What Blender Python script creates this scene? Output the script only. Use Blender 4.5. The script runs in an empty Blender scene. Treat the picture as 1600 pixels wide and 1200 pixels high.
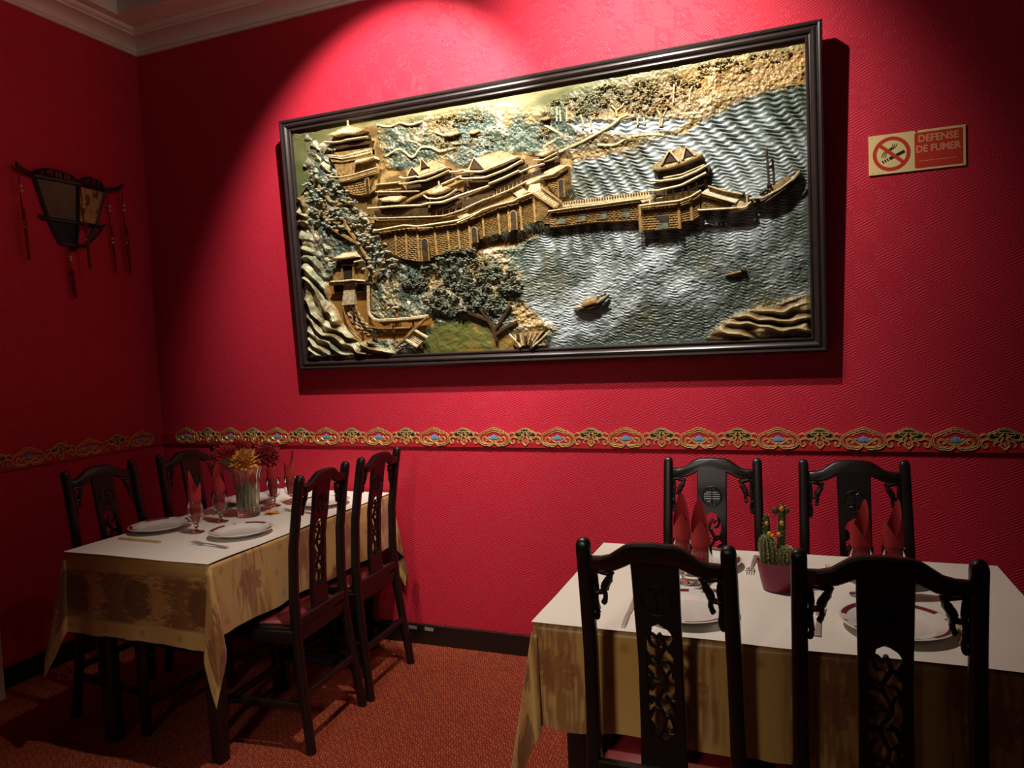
import bpy, math, random
import numpy as np
from mathutils import Vector, Matrix

D = bpy.data
SC = bpy.context.scene
COL = SC.collection
PI = math.pi
R = math.radians

# ------------------------------------------------------------------ camera
def camera_axes(yaw, pitch, roll):
    f = Vector((math.sin(yaw)*math.cos(pitch), math.cos(yaw)*math.cos(pitch), math.sin(pitch)))
    r = Vector((math.cos(yaw), -math.sin(yaw), 0)); u = r.cross(f)
    return math.cos(roll)*r+math.sin(roll)*u, -math.sin(roll)*r+math.cos(roll)*u, f
cam = D.cameras.new('camera'); cam_o = D.objects.new('camera', cam); COL.objects.link(cam_o)
cr, cu, cf = camera_axes(-0.372316, -0.0509586, -0.0433979)
cam_o.matrix_world = Matrix(((cr.x, cu.x, -cf.x, 3.37244), (cr.y, cu.y, -cf.y, -3.11253), (cr.z, cu.z, -cf.z, 1.45), (0, 0, 0, 1)))
cam.sensor_width = 36; cam.lens = 1131.25/1600*36; cam.clip_start = .05
SC.camera = cam_o

# ------------------------------------------------------------------ world, lights, exposure
w = D.worlds.new('dim_restaurant'); SC.world = w; w.use_nodes = True
w.node_tree.nodes['Background'].inputs[0].default_value = (.85, .62, .75, 1)
w.node_tree.nodes['Background'].inputs[1].default_value = .014

def light(name, kind, loc, energy, color, aim=None, **kw):
    l = D.lights.new(name, kind); l.energy = energy; l.color = color
    for k, v in kw.items(): setattr(l, k, v)
    o = D.objects.new(name, l); COL.objects.link(o); o.location = loc
    if aim is not None:
        o.rotation_euler = (Vector(aim)-Vector(loc)).to_track_quat('-Z', 'Y').to_euler()
    return o
WARM = (1.0, .89, .76)
# two ceiling picture spotlights in front of the relief (above the frame of the photograph)
light('picture_spotlight', 'SPOT', (1.92, -.98, 3.2), 225, (1, .92, .81), aim=(1.66, 0, 2.34), spot_size=R(74), spot_blend=.5, shadow_soft_size=.018)
light('picture_spotlight', 'SPOT', (2.76, -.98, 3.2), 218, (1, .92, .81), aim=(2.72, 0, 2.38), spot_size=R(97), spot_blend=.95, shadow_soft_size=.018)
# spill of the lamp holder onto the ceiling
light('spotlight_spill', 'POINT', (2.4, -.98, 3.12), 9, WARM, shadow_soft_size=.03)
# general ceiling downlight over the tables and an added fill lighting the cloth fronts
light('ceiling_downlight', 'SPOT', (2.35, -1.2, 3.2), 165, WARM, aim=(2.45, -.6, 0), spot_size=R(84), spot_blend=1.0, shadow_soft_size=.03)
light('cloth_front_fill', 'SPOT', (2.5, -4.7, 2.35), 170, WARM, aim=(2.3, -1.3, .5), spot_size=R(40), spot_blend=1.0, shadow_soft_size=.22)  # added unseen fill behind the camera, brightens the hanging tablecloths
light('room_lamp', 'POINT', (4.3, -4.6, 2.9), 3, (1, .8, .6), shadow_soft_size=.12)
SC.view_settings.view_transform = 'Standard'
SC.view_settings.look = 'None'
SC.view_settings.exposure = 0.0
SC.view_settings.gamma = 1.0
SC.view_settings.use_curve_mapping = False

# ------------------------------------------------------------------ mesh builder
def frames(pts):
    pts = [Vector(p) for p in pts]; n = len(pts); T = []
    for i in range(n):
        t = pts[min(i+1, n-1)]-pts[max(i-1, 0)]
        T.append(t.normalized() if t.length > 1e-9 else Vector((0, 0, 1)))
    return pts, T
def offset_poly(poly, d):
    n = len(poly); out = []
    A = sum(poly[i][0]*poly[(i+1) % n][1]-poly[(i+1) % n][0]*poly[i][1] for i in range(n))
    sgn = 1 if A > 0 else -1
    for i in range(n):
        x0, y0 = poly[i-1]; x1, y1 = poly[i]; x2, y2 = poly[(i+1) % n]
        e1 = Vector((x1-x0, y1-y0)); e2 = Vector((x2-x1, y2-y1))
        if e1.length < 1e-9 or e2.length < 1e-9: out.append((x1, y1)); continue
        e1.normalize(); e2.normalize()
        nn = Vector((-(e1.y+e2.y), e1.x+e2.x))*sgn
        if nn.length < 1e-6: out.append((x1, y1)); continue
        nn.normalize(); c = max(.35, abs(nn.dot(Vector((-e1.y, e1.x)))))
        out.append((x1+nn.x*d/c, y1+nn.y*d/c))
    return out
class MB:
    def __init__(s): s.v = []; s.f = []
    def add(s, vs, fs, M=None):
        k = len(s.v)
        s.v += [tuple(M @ Vector(q)) for q in vs] if M is not None else [tuple(q) for q in vs]
        s.f += [tuple(i+k for i in f) for f in fs]; return s
    def box(s, c, d, M=None, bev=0):
        x, y = d[0]/2, d[1]/2
        T = Matrix.Translation((c[0], c[1], c[2]-d[2]/2))
        if M is not None: T = M @ T
        return s.prism([(-x, -y), (x, -y), (x, y), (-x, y)], 0, d[2], T, bev)
    def prism(s, poly, z0, z1, M=None, bev=0):
        n = len(poly)
        A = sum(poly[i][0]*poly[(i+1) % n][1]-poly[(i+1) % n][0]*poly[i][1] for i in range(n))
        if A < 0: poly = list(reversed(poly))
        if bev > 0:
            q = offset_poly(poly, bev); rings = [(q, z0), (poly, z0+bev), (poly, z1-bev), (q, z1)]
        else: rings = [(poly, z0), (poly, z1)]
        vs = [(x, y, z) for P, z in rings for x, y in P]; fs = []
        for r in range(len(rings)-1):
            for i in range(n):
                j = (i+1) % n; fs.append((r*n+i, r*n+j, (r+1)*n+j, (r+1)*n+i))
        fs.append(tuple(reversed(range(n)))); k = (len(rings)-1)*n; fs.append(tuple(range(k, k+n)))
        return s.add(vs, fs, M)
    def sweep(s, pts, sec, scales=None, up=(0, 0, 1), M=None, cap=True):
        """closed section polygon (x: side, y: up) swept along pts"""
        pts, T = frames(pts); up = Vector(up); n = len(sec); vs = []
        side_prev = None
        for i, (q, t) in enumerate(zip(pts, T)):
            side = t.cross(up)
            if side.length < .05: side = side_prev if side_prev is not None else t.orthogonal()
            side = side.normalized()
            if side_prev is not None and side.dot(side_prev) < -.5: side = -side
            side_prev = side; u2 = side.cross(t)
            k = 1 if scales is None else scales[i]
            kx, ky = k if isinstance(k, tuple) else (k, k)
            vs += [q+side*(x*kx)+u2*(y*ky) for x, y in sec]
        fs = []
        for i in range(len(pts)-1):
            for j in range(n):
                a = i*n+j; b = i*n+(j+1) % n; fs.append((a, b, b+n, a+n))
        if cap: fs.append(tuple(reversed(range(n)))); k = (len(pts)-1)*n; fs.append(tuple(range(k, k+n)))
        return s.add(vs, fs, M)
    def tube(s, pts, r, n=6, up=(0.013, .021, 1), flat=1, M=None, cap=True):
        sec = [(math.cos(2*PI*i/n), math.sin(2*PI*i/n)*flat) for i in range(n)]
        rr = r if isinstance(r, (list, tuple)) else [r]*len(pts)
        return s.sweep(pts, sec, list(rr), up, M, cap)
    def lathe(s, prof, n=32, M=None, rad=None, closed=False):
        vs = []; fs = []; m = len(prof)
        for i, (r, z) in enumerate(prof):
            for j in range(n):
                t = 2*PI*j/n; rr = r if rad is None else r*rad(t, z)
                vs.append((rr*math.cos(t), rr*math.sin(t), z))
        for i in range(m-1):
            for j in range(n):
                k = (j+1) % n; fs.append((i*n+j, i*n+k, (i+1)*n+k, (i+1)*n+j))
        if not closed:
            if prof[0][0] > 1e-6: fs.append(tuple(reversed(range(n))))
            if prof[-1][0] > 1e-6: fs.append(tuple(range((m-1)*n, m*n)))
        return s.add(vs, fs, M)
    def dome(s, c, r, sx=1, sy=1, sz=1, n=6, rings=3, M=None, full=False):
        vs = []; fs = []; lo = -rings if full else 0
        ks = list(range(lo, rings))
        for k in ks:
            a = k/rings*PI/2
            for j in range(n):
                t = 2*PI*(j+.5*(k % 2))/n
                vs.append((c[0]+r*sx*math.cos(a)*math.cos(t), c[1]+r*sy*math.cos(a)*math.sin(t), c[2]+r*sz*math.sin(a)))
        for i in range(len(ks)-1):
            for j in range(n):
                k2 = (j+1) % n; fs.append((i*n+j, i*n+k2, (i+1)*n+k2, (i+1)*n+j))
        vs.append((c[0], c[1], c[2]+r*sz)); top = len(vs)-1; b = (len(ks)-1)*n
        for j in range(n): fs.append((b+j, b+(j+1) % n, top))
        return s.add(vs, fs, M)
    def grid(s, nx, ny, fn, M=None, wrap=False):
        vs = [fn(i/(nx-1), j/(ny-1)) for j in range(ny) for i in range(nx)]; fs = []
        for j in range(ny-1):
            for i in range(nx-1): a = j*nx+i; fs.append((a, a+1, a+1+nx, a+nx))
        return s.add(vs, fs, M)
    def build(s, name, mat, parent=None, smooth=True, ang=38, M=None):
        me = D.meshes.new(name); me.from_pydata(s.v, [], s.f); me.update()
        if smooth:
            me.polygons.foreach_set('use_smooth', [True]*len(me.polygons)); me.set_sharp_from_angle(angle=R(ang))
        me.materials.append(mat); o = D.objects.new(name, me); COL.objects.link(o)
        if parent is not None: o.parent = parent
        if M is not None: o.matrix_local = M
        return o
def tag(o, label=None, cat=None, group=None, kind=None):
    if label: o['label'] = label
    if cat: o['category'] = cat
    if group: o['group'] = group
    if kind: o['kind'] = kind
    return o
def thing(name, label, cat, loc=(0, 0, 0), rz=0, group=None):
    o = D.objects.new(name, None); COL.objects.link(o); o.empty_display_size = .05
    o.location = loc; o.rotation_euler = (0, 0, rz); return tag(o, label, cat, group)
def copy_tree(o, parent=None):
    kids = [c for c in D.objects if c.parent == o]
    c = o.copy(); COL.objects.link(c); c.parent = parent
    if parent is not None: c.matrix_parent_inverse = o.matrix_parent_inverse.copy()
    for k in kids: copy_tree(k, c)
    return c
def put(proto, used, loc, rz, label, group=None):
    o = copy_tree(proto) if used else proto
    o.location = loc; o.rotation_euler = (0, 0, rz); return tag(o, label, None, group)
def curve_pts(P, k=6):
    """Catmull-Rom through the control points"""
    P = [Vector(q) for q in P]; out = []
    for i in range(len(P)-1):
        p0 = P[max(i-1, 0)]; p1 = P[i]; p2 = P[i+1]; p3 = P[min(i+2, len(P)-1)]
        for j in range(k):
            t = j/k
            out.append(.5*((2*p1)+(p2-p0)*t+(2*p0-5*p1+4*p2-p3)*t*t+(3*p1-p0-3*p2+p3)*t**3))
    out.append(P[-1]); return out
def resample(P, n):
    P = [Vector(q) for q in P]; L = [0]
    for i in range(1, len(P)): L.append(L[-1]+(P[i]-P[i-1]).length)
    out = []; k = 0
    for j in range(n):
        d = L[-1]*j/(n-1)
        while k < len(P)-2 and L[k+1] < d: k += 1
        s = (d-L[k])/max(1e-9, L[k+1]-L[k]); out.append(P[k].lerp(P[k+1], min(1, max(0, s))))
    return out
def rrect(w, h, r, k=3):
    out = []
    for cx, cy, a0 in ((w/2-r, h/2-r, 0), (-w/2+r, h/2-r, 90), (-w/2+r, -h/2+r, 180), (w/2-r, -h/2+r, 270)):
        for i in range(k+1):
            a = R(a0+90*i/k); out.append((cx+r*math.cos(a), cy+r*math.sin(a)))
    return out

# ------------------------------------------------------------------ numpy noise
RNG = np.random.RandomState(7)
LAT = RNG.rand(256, 256)
def vnoise(x, y):
    xi = np.floor(x).astype(int); yi = np.floor(y).astype(int); fx = x-xi; fy = y-yi
    fx = fx*fx*(3-2*fx); fy = fy*fy*(3-2*fy)
    g = lambda i, j: LAT[(xi+i) % 256, (yi+j) % 256]
    return (g(0, 0)*(1-fx)+g(1, 0)*fx)*(1-fy)+(g(0, 1)*(1-fx)+g(1, 1)*fx)*fy
def fbm(x, y, o=4, ridge=False):
    t = 0; a = .5; tot = 0
    for i in range(o):
        n = vnoise(x*2**i+17.3*i, y*2**i+5.7*i)
        if ridge: n = 1-np.abs(2*n-1)
        t = t+a*n; tot += a; a *= .5
    return t/tot
def inpoly(px, py, poly):
    r = np.zeros(px.shape, bool); n = len(poly)
    for i in range(n):
        x0, y0 = poly[i]; x1, y1 = poly[(i+1) % n]
        if y0 == y1: continue
        c = ((y0 > py) != (y1 > py)) & (px < (x1-x0)*(py-y0)/(y1-y0)+x0); r ^= c
    return r
def lin(c): return tuple(((x/255+.055)/1.055)**2.4 if x/255 > .04045 else x/255/12.92 for x in c)

# ------------------------------------------------------------------ materials
class NT:
    def __init__(s, name):
        s.m = D.materials.new(name); s.m.use_nodes = True; s.t = s.m.node_tree
        s.b = s.t.nodes['Principled BSDF']
    def node(s, kind, **kw):
        n = s.t.nodes.new(kind)
        for k, v in kw.items(): setattr(n, k, v)
        return n
    def lk(s, a, b): s.t.links.new(a, b)
    def math(s, op, a, b=None, c=None):
        n = s.node('ShaderNodeMath', operation=op)
        for i, x in enumerate((a, b, c)):
            if x is None: continue
            if isinstance(x, (int, float)): n.inputs[i].default_value = x
            else: s.lk(x, n.inputs[i])
        return n.outputs[0]
    def obj(s):
        c = s.node('ShaderNodeTexCoord'); return c.outputs['Object']
    def xyz(s, v):
        n = s.node('ShaderNodeSeparateXYZ'); s.lk(v, n.inputs[0]); return n.outputs
    def noise(s, vec, scale, detail=3, rough=.5):
        n = s.node('ShaderNodeTexNoise'); n.inputs['Scale'].default_value = scale
        n.inputs['Detail'].default_value = detail; n.inputs['Roughness'].default_value = rough
        if vec is not None: s.lk(vec, n.inputs['Vector'])
        return n.outputs['Fac']
    def ramp(s, fac, stops):
        n = s.node('ShaderNodeValToRGB'); e = n.color_ramp.elements
        while len(e) < len(stops): e.new(.5)
        for q, (p, c) in zip(e, stops): q.position = p; q.color = (*c, 1)
        s.lk(fac, n.inputs[0]); return n.outputs[0]
    def mix(s, fac, a, b, mode='MIX'):
        n = s.node('ShaderNodeMix', data_type='RGBA', blend_type=mode)
        for i, x in ((0, fac), (6, a), (7, b)):
            if isinstance(x, (int, float)): n.inputs[i].default_value = x
            elif isinstance(x, tuple): n.inputs[i].default_value = (*x, 1)
            else: s.lk(x, n.inputs[i])
        return n.outputs[2]
    def bump(s, h, strength=.5, dist=.003):
        n = s.node('ShaderNodeBump'); n.inputs['Strength'].default_value = strength; n.inputs['Distance'].default_value = dist
        s.lk(h, n.inputs['Height']); s.lk(n.outputs[0], s.b.inputs['Normal'])
    def col(s, x):
        if isinstance(x, tuple): s.b.inputs['Base Color'].default_value = (*x, 1)
        else: s.lk(x, s.b.inputs['Base Color'])
    def set(s, **kw):
        names = dict(rough='Roughness', metal='Metallic', spec='Specular IOR Level', trans='Transmission Weight', ior='IOR', coat='Coat Weight', sheen='Sheen Weight', alpha='Alpha', sss='Subsurface Weight')
        for k, v in kw.items(): s.b.inputs[names[k]].default_value = v
        return s.m
def simple(name, c, rough=.5, metal=0, var=.0, scale=30, bump=0, **kw):
    n = NT(name)
    if var or bump:
        f = n.noise(n.obj(), scale, 4)
        if var: n.col(n.mix(f, tuple(x*(1-var) for x in c), tuple(min(1, x*(1+var)) for x in c)))
        else: n.col(c)
        if bump: n.bump(f, bump, .002)
    else: n.col(c)
    return n.set(rough=rough, metal=metal, **kw)
def wallpaper(name, axis):
    n = NT(name); o = n.obj(); X = n.xyz(o); u = X[axis]; v = X[2]
    wob = n.noise(o, 25, 2); wob2 = n.math('MULTIPLY', wob, .006)
    jit = n.math('MULTIPLY', n.noise(o, 38, 3), .030)
    pu = n.math('PINGPONG', n.math('ADD', n.math('ADD', u, 10.0), jit), .082); pv = n.math('PINGPONG', n.math('ADD', n.math('ADD', n.math('ADD', v, 10.0), n.math('MULTIPLY', u, .35)), jit), .097)
    d = n.math('ADD', n.math('ADD', n.math('MULTIPLY', pu, .62), n.math('MULTIPLY', pv, .78)), wob2)
    st = n.math('SINE', n.math('MULTIPLY', d, 2*PI/.0085))
    h = n.math('ADD', n.math('MULTIPLY', st, .5), n.math('MULTIPLY', n.noise(o, 160, 3), .9))
    big = n.noise(o, 1.6, 3)
    n.col(n.mix(big, lin((186, 34, 54)), lin((200, 44, 66))))
    n.bump(h, .46, .0022)
    return n.set(rough=.54, spec=.24)
M = {}
M['wall_back'] = wallpaper('red_wallpaper_back', 0)
M['wall_left'] = wallpaper('red_wallpaper_left', 1)
M['border_red'] = simple('border_red', lin((176, 20, 34)), .55, var=.1)
M['gold'] = simple('border_gold', lin((138, 94, 38)), .45, .2, var=.15, scale=60)
M['gold_line'] = simple('border_gold_line', lin((232, 196, 124)), .36, .35, var=.1, scale=60)
M['lotus_blue'] = simple('lotus_blue', lin((96, 152, 190)), .55, var=.12)
M['border_black'] = simple('border_black', (.012, .010, .008), .45)
M['plaster'] = simple('cornice_plaster', lin((232, 222, 208)), .7, var=.1, scale=8, bump=.15)
M['ceiling'] = simple('ceiling_plum', (.03, .008, .02), .7, var=.2, scale=4)
M['skirting'] = simple('skirting_black', (.012, .008, .007), .32, var=.3, scale=14)
M['wood'] = simple('dark_lacquered_wood', (.0085, .005, .004), .36, var=.35, scale=20, bump=.06)
M['frame'] = simple('frame_wood', (.028, .018, .017), .3, var=.3, scale=25)
M['seat'] = simple('burgundy_leatherette', lin((120, 26, 30)), .45, var=.15, scale=40, bump=.1)
M['white_paper'] = simple('white_paper_cloth', lin((226, 219, 208)), .8, var=.03, scale=18, bump=.12)
M['porcelain'] = simple('porcelain', lin((226, 224, 216)), .12, coat=.4)
M['rim'] = simple('plate_rim_burgundy', lin((112, 34, 56)), .25)
M['grey_print'] = simple('plate_print_grey', lin((130, 132, 118)), .3)
M['steel'] = simple('cutlery_steel', (.72, .71, .69), .33, .75)
M['napkin'] = simple('red_paper_napkin', lin((172, 38, 40)), .8, var=.1, scale=60, bump=.1)
M['pot'] = simple('burgundy_plastic_pot', lin((128, 26, 62)), .38)
M['stick'] = simple('bamboo', lin((214, 178, 108)), .6, var=.1)
def carpet():
    n = NT('carpet_weave'); o = n.obj()
    mp = n.node('ShaderNodeMapping'); mp.inputs['Rotation'].default_value = (0, 0, R(38)); n.lk(o, mp.inputs[0])
    X = n.xyz(mp.outputs[0])
    wob = n.math('MULTIPLY', n.math('SINE', n.math('MULTIPLY', X[0], 2*PI/.022)), .0032)
    cb = n.node('ShaderNodeCombineXYZ'); n.lk(X[0], cb.inputs[0]); n.lk(n.math('ADD', X[1], wob), cb.inputs[1])
    b = n.node('ShaderNodeTexBrick'); n.lk(cb.outputs[0], b.inputs['Vector'])
    b.inputs['Color1'].default_value = (*lin((182, 98, 66)), 1); b.inputs['Color2'].default_value = (*lin((152, 70, 50)), 1)
    b.inputs['Mortar'].default_value = (*lin((112, 32, 26)), 1)
    b.inputs['Scale'].default_value = 1; b.inputs['Brick Width'].default_value = .018; b.inputs['Row Height'].default_value = .0105
    b.inputs['Mortar Size'].default_value = .0026; b.inputs['Mortar Smooth'].default_value = .6
    f = n.noise(o, 300, 2); g = n.noise(o, 5, 3)
    c = n.mix(.6, b.outputs['Color'], n.ramp(f, [(.3, lin((80, 22, 16))), (.7, lin((196, 104, 64)))]))
    n.col(n.mix(n.math('MULTIPLY', g, .35), b.outputs['Color'], c))
    n.bump(n.math('SUBTRACT', n.math('MULTIPLY', f, .6), b.outputs['Fac']), .7, .004)
    return n.set(rough=.95, spec=.1)
M['carpet'] = carpet()
def attr_mat(name, attr, rough, metal, nscale, nvar, bump=.0, **kw):
    n = NT(name); a = n.node('ShaderNodeAttribute', attribute_name=attr); f = n.noise(n.obj(), nscale, 4)
    n.col(n.mix(n.math('MULTIPLY', f, nvar), a.outputs['Color'], (.02, .015, .008)))
    if bump: n.bump(f, bump, .003)
    return n.set(rough=rough, metal=metal, **kw)
M['relief'] = attr_mat('painted_relief', 'paint', .46, .08, 90, .3, .3)
M['satin'] = attr_mat('gold_satin_cloth', 'paint', .42, .0, 420, .12, .06, sheen=.25)
def bronze(name, c1, c2, rough=.45, metal=.1, sc=60):
    n = NT(name); f = n.noise(n.obj(), sc, 5, .65)
    n.col(n.ramp(f, [(.3, c1), (.68, c2)])); n.bump(f, .2, .003)
    return n.set(rough=rough, metal=metal)
M['br_gold'] = bronze('relief_gold', lin((92, 68, 34)), lin((172, 138, 80)))
M['br_pale'] = bronze('relief_pale_gold', lin((146, 120, 76)), lin((224, 208, 168)))
M['br_brown'] = bronze('relief_brown', lin((38, 26, 12)), lin((74, 52, 26)))
M['br_green'] = bronze('relief_grey_green', lin((48, 52, 40)), lin((116, 118, 96)), .5)
M['br_leaf'] = bronze('relief_pale_leaf', lin((92, 94, 76)), lin((182, 180, 154)), .5)
M['br_forest'] = bronze('relief_forest_leaf', lin((86, 78, 46)), lin((160, 146, 100)), .5)
M['br_dark'] = bronze('relief_hollow_shade', lin((20, 14, 8)), lin((40, 28, 14)), .7, .1)  # near-black stands in for shade inside arches, openings and doorway
def glass(name, c=(1, 1, 1), rough=0.0, ior=1.45):
    n = NT(name); n.col(c); return n.set(rough=rough, trans=1.0, ior=ior)
M['glass'] = glass('clear_glass')
M['crystal'] = glass('cut_crystal', (.95, .94, .86), .16, 1.5)


# ================================================================== the room
CZ = 3.24
def struct(name, mb, mat, smooth=False, label=None):
    o = mb.build(name, mat, None, smooth); return tag(o, label, None, None, 'structure')
struct('wall_back', MB().box((2.95, .05, 1.65), (6.1, .1, 3.5)), M['wall_back'], label='red textured wallpaper wall behind the carved relief')
struct('wall_left', MB().box((-.05, -2.45, 1.65), (.1, 5.1, 3.5)), M['wall_left'], label='dark red wallpaper wall with the hanging lantern')
struct('floor', MB().box((2.95, -2.45, -.05), (6.1, 5.1, .1)), M['carpet'], label='red brown woven carpet floor')
# ceiling: a plain margin round a deeper dark plum field
c = MB(); c.box((2.95, -.135, CZ+.09), (6.0, .27, .18)); c.box((.09, -2.635, CZ+.09), (.18, 4.73, .18))
struct('ceiling', c, M['plaster'], label='pale plaster ceiling margin above the cornice')
struct('ceiling_field', MB().box((3.07, -2.635, CZ+.13), (5.78, 4.73, .1)), M['ceiling'], label='dark plum recessed ceiling field')
CP = [(0, 3.15), (.012, 3.15), (.017, 3.155), (.017, 3.160), (.012, 3.165), (.02, 3.168)]
for i in range(9):
    a = i/8*PI/2; CP.append((.02+.075*(1-math.cos(a)), 3.168+.042*math.sin(a)))
CP += [(.104, 3.210), (.104, 3.217), (.112, 3.219), (.122, 3.224), (.127, 3.231), (.127, CZ), (0, CZ)]
def cornice(name, along, label):
    m = MB(); n = len(CP); vs = []
    for e in (0, 1):
        for d, z in CP:
            if along == 'x': vs.append((d if e == 0 else 6.0, -d, z))
            else: vs.append((d, -d if e == 0 else -5.0, z))
    fs = [(i, (i+1) % n, n+(i+1) % n, n+i) for i in range(n)]+[tuple(range(n)), tuple(range(2*n-1, n-1, -1))]
    m.add(vs, fs); o = m.build(name, M['plaster'], None, True, 30); tag(o, label, None, None, 'structure')
cornice('trim_1', 'x', 'cream moulded plaster cornice above the relief wall')
cornice('trim_2', 'y', 'cream moulded plaster cornice above the lantern wall')
struct('baseboard_back', MB().box((2.95, -.0075, .05), (6.08, .015, .1), None, .003), M['skirting'], True, 'black skirting board under the relief wall')
struct('baseboard_left', MB().box((.0075, -2.45, .05), (.015, 5.06, .1), None, .003), M['skirting'], True, 'black skirting board along the lantern wall')

# ------------------------------------------------------------------ dado border: red strip with raised gold cloud scrolls
def scroll(m, pts, r, k=5, c=.0, flat=.75):
    P = curve_pts([(x, y, c) for x, y in pts], k); m.tube(P, r, 6, (0, 0, 1), flat)
def arc_pts(cx, cy, r0, r1, a0, a1, n=9):
    return [(cx+(r0+(r1-r0)*i/n)*math.cos(R(a0+(a1-a0)*i/n)), cy+(r0+(r1-r0)*i/n)*math.sin(R(a0+(a1-a0)*i/n))) for i in range(n+1)]
def mir(pts): return [(-x, y) for x, y in pts]
# scalloped cloud outline of a lotus medallion (origin at bottom centre of the strip)
MED = [(0, .0965), (.006, .093), (.013, .0925), (.019, .088), (.028, .087), (.034, .081), (.045, .080), (.053, .073), (.064, .070), (.074, .061), (.0795, .048), (.078, .033), (.070, .022), (.059, .015), (.046, .0115), (.036, .0125), (.028, .0095), (.018, .0105), (.008, .018), (0, .026)]
def shift(pts, d):
    out = []
    for i, (x, y) in enumerate(pts):
        x0, y0 = pts[max(i-1, 0)]; x1, y1 = pts[min(i+1, len(pts)-1)]; L = math.hypot(x1-x0, y1-y0) or 1
        out.append((x-(y1-y0)/L*d, y+(x1-x0)/L*d))
    return out
def ribbon(fill, line, pts, w, c=.005, r=.0014, k=4):
    """flat gilded ribbon between two bright raised lines"""
    P = [(q.x, q.y) for q in curve_pts([(x, y, 0) for x, y in pts], k)]
    fill.sweep([(x, y, c-.001) for x, y in P], [(-w/2, -.002), (w/2, -.002), (w/2, .0008), (-w/2, .0008)], None, (0, 0, 1))
    for d in (w/2, -w/2): line.tube([(x, y, c) for x, y in shift(P, d)], r, 5, (0, 0, 1))
def medallion_mesh():
    f = MB(); m = MB()
    back = MED+[(-x, y) for x, y in MED[::-1][1:-1]]
    b = MB().prism(back, 0, .004)
    for s in (lambda q: q, mir):
        ribbon(f, m, s(shift(MED, -.003)), .0075)
        ribbon(f, m, s([(.004, .022), (.014, .0195), (.028, .0195), (.044, .022), (.056, .031), (.057, .044), (.047, .0505), (.036, .046), (.0355, .037), (.044, .034)]), .0048, .0052, .0012)
        ribbon(f, m, s([(.0, .033), (.012, .031), (.022, .036), (.030, .046), (.025, .052), (.019, .047)]), .0036, .0052, .0011)
        scroll(m, s([(0, .079), (.010, .077), (.018, .073), (.027, .071), (.034, .066), (.042, .064)]), .0012, 3, .0052)
    return f, m, b
def lotus_mesh():
    m = MB()
    for x, h, w, tilt in ((0, .026, .0075, 0), (.009, .022, .007, -18), (-.009, .022, .007, 18), (.017, .017, .006, -38), (-.017, .017, .006, 38)):
        P = [(0, 0), (w*.7, h*.3), (w, h*.6), (w*.5, h*.86), (0, h), (-w*.5, h*.86), (-w, h*.6), (-w*.7, h*.3)]
        a = R(tilt); P = [(x*.55+u*math.cos(a)-v*math.sin(a), .038+u*math.sin(a)+v*math.cos(a)) for u, v in P]
        m.prism(P, .003, .0075-.0012*abs(x)/.009, None, .001)
    return m
CLD = [(0, .093), (.009, .090), (.016, .0895), (.022, .084), (.031, .082), (.038, .076), (.046, .074), (.0525, .066), (.0525, .056), (.046, .049), (.036, .047), (.027, .049), (.021, .053)]
def cloud_mesh():
    f = MB(); m = MB(); blk = MB()
    back = CLD+[(.012, .057), (0, .06)]; back = back+[(-x, y) for x, y in back[::-1][1:-1]]
    blk.prism(back, 0, .0035)
    for s in (lambda q: q, mir):
        ribbon(f, m, s(shift(CLD, -.0012)), .0055, .0045, .0013)
        scroll(m, s([(.021, .053), (.017, .060), (.021, .066), (.029, .065), (.033, .070), (.027, .075), (.018, .074), (.012, .078), (.006, .075), (0, .079)]), .0013, 3, .0048)
        ribbon(f, m, s([(.003, .070), (.010, .068), (.012, .061), (.006, .056), (.009, .049), (.013, .043), (.011, .035), (.015, .029), (.009, .022), (.0, .013)]), .0042, .0048, .0012)
        scroll(m, s([(0, .040), (.004, .034), (0, .027)]), .0014, 3, .0046)
        ribbon(f, m, s([(.052, .068), (.062, .072), (.070, .069), (.076, .064)]), .004, .0042, .0011)
        ribbon(f, m, s([(.050, .052), (.064, .050), (.073, .041), (.072, .028), (.064, .021), (.056, .024), (.055, .032), (.061, .035)]), .0044, .0042, .0012)
        ribbon(f, m, s([(.018, .044), (.028, .041), (.035, .032), (.031, .023)]), .0034, .0042, .001)
    return f, m, blk
def me_of(mb, name, mat):
    o = mb.build(name, mat); me = o.data; D.objects.remove(o); return me
med_f, med_l, med_b = medallion_mesh(); cl_f, cl_l, cl_b = cloud_mesh()
BM = {'medallion': me_of(med_b, 'medallion', M['border_red']), 'medallion_scroll': me_of(med_f, 'medallion_scroll', M['gold']), 'medallion_outline': me_of(med_l, 'medallion_outline', M['gold_line']), 'lotus_flower': me_of(lotus_mesh(), 'lotus_flower', M['lotus_blue']),
      'cloud': me_of(cl_b, 'cloud', M['border_black']), 'cloud_scroll': me_of(cl_f, 'cloud_scroll', M['gold']), 'cloud_outline': me_of(cl_l, 'cloud_outline', M['gold_line'])}
def mesh_obj(name, me, parent, Mx=None):
    o = D.objects.new(name, me); COL.objects.link(o); o.parent = parent
    if Mx is not None: o.matrix_local = Mx
    return o
BZ = .983
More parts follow.
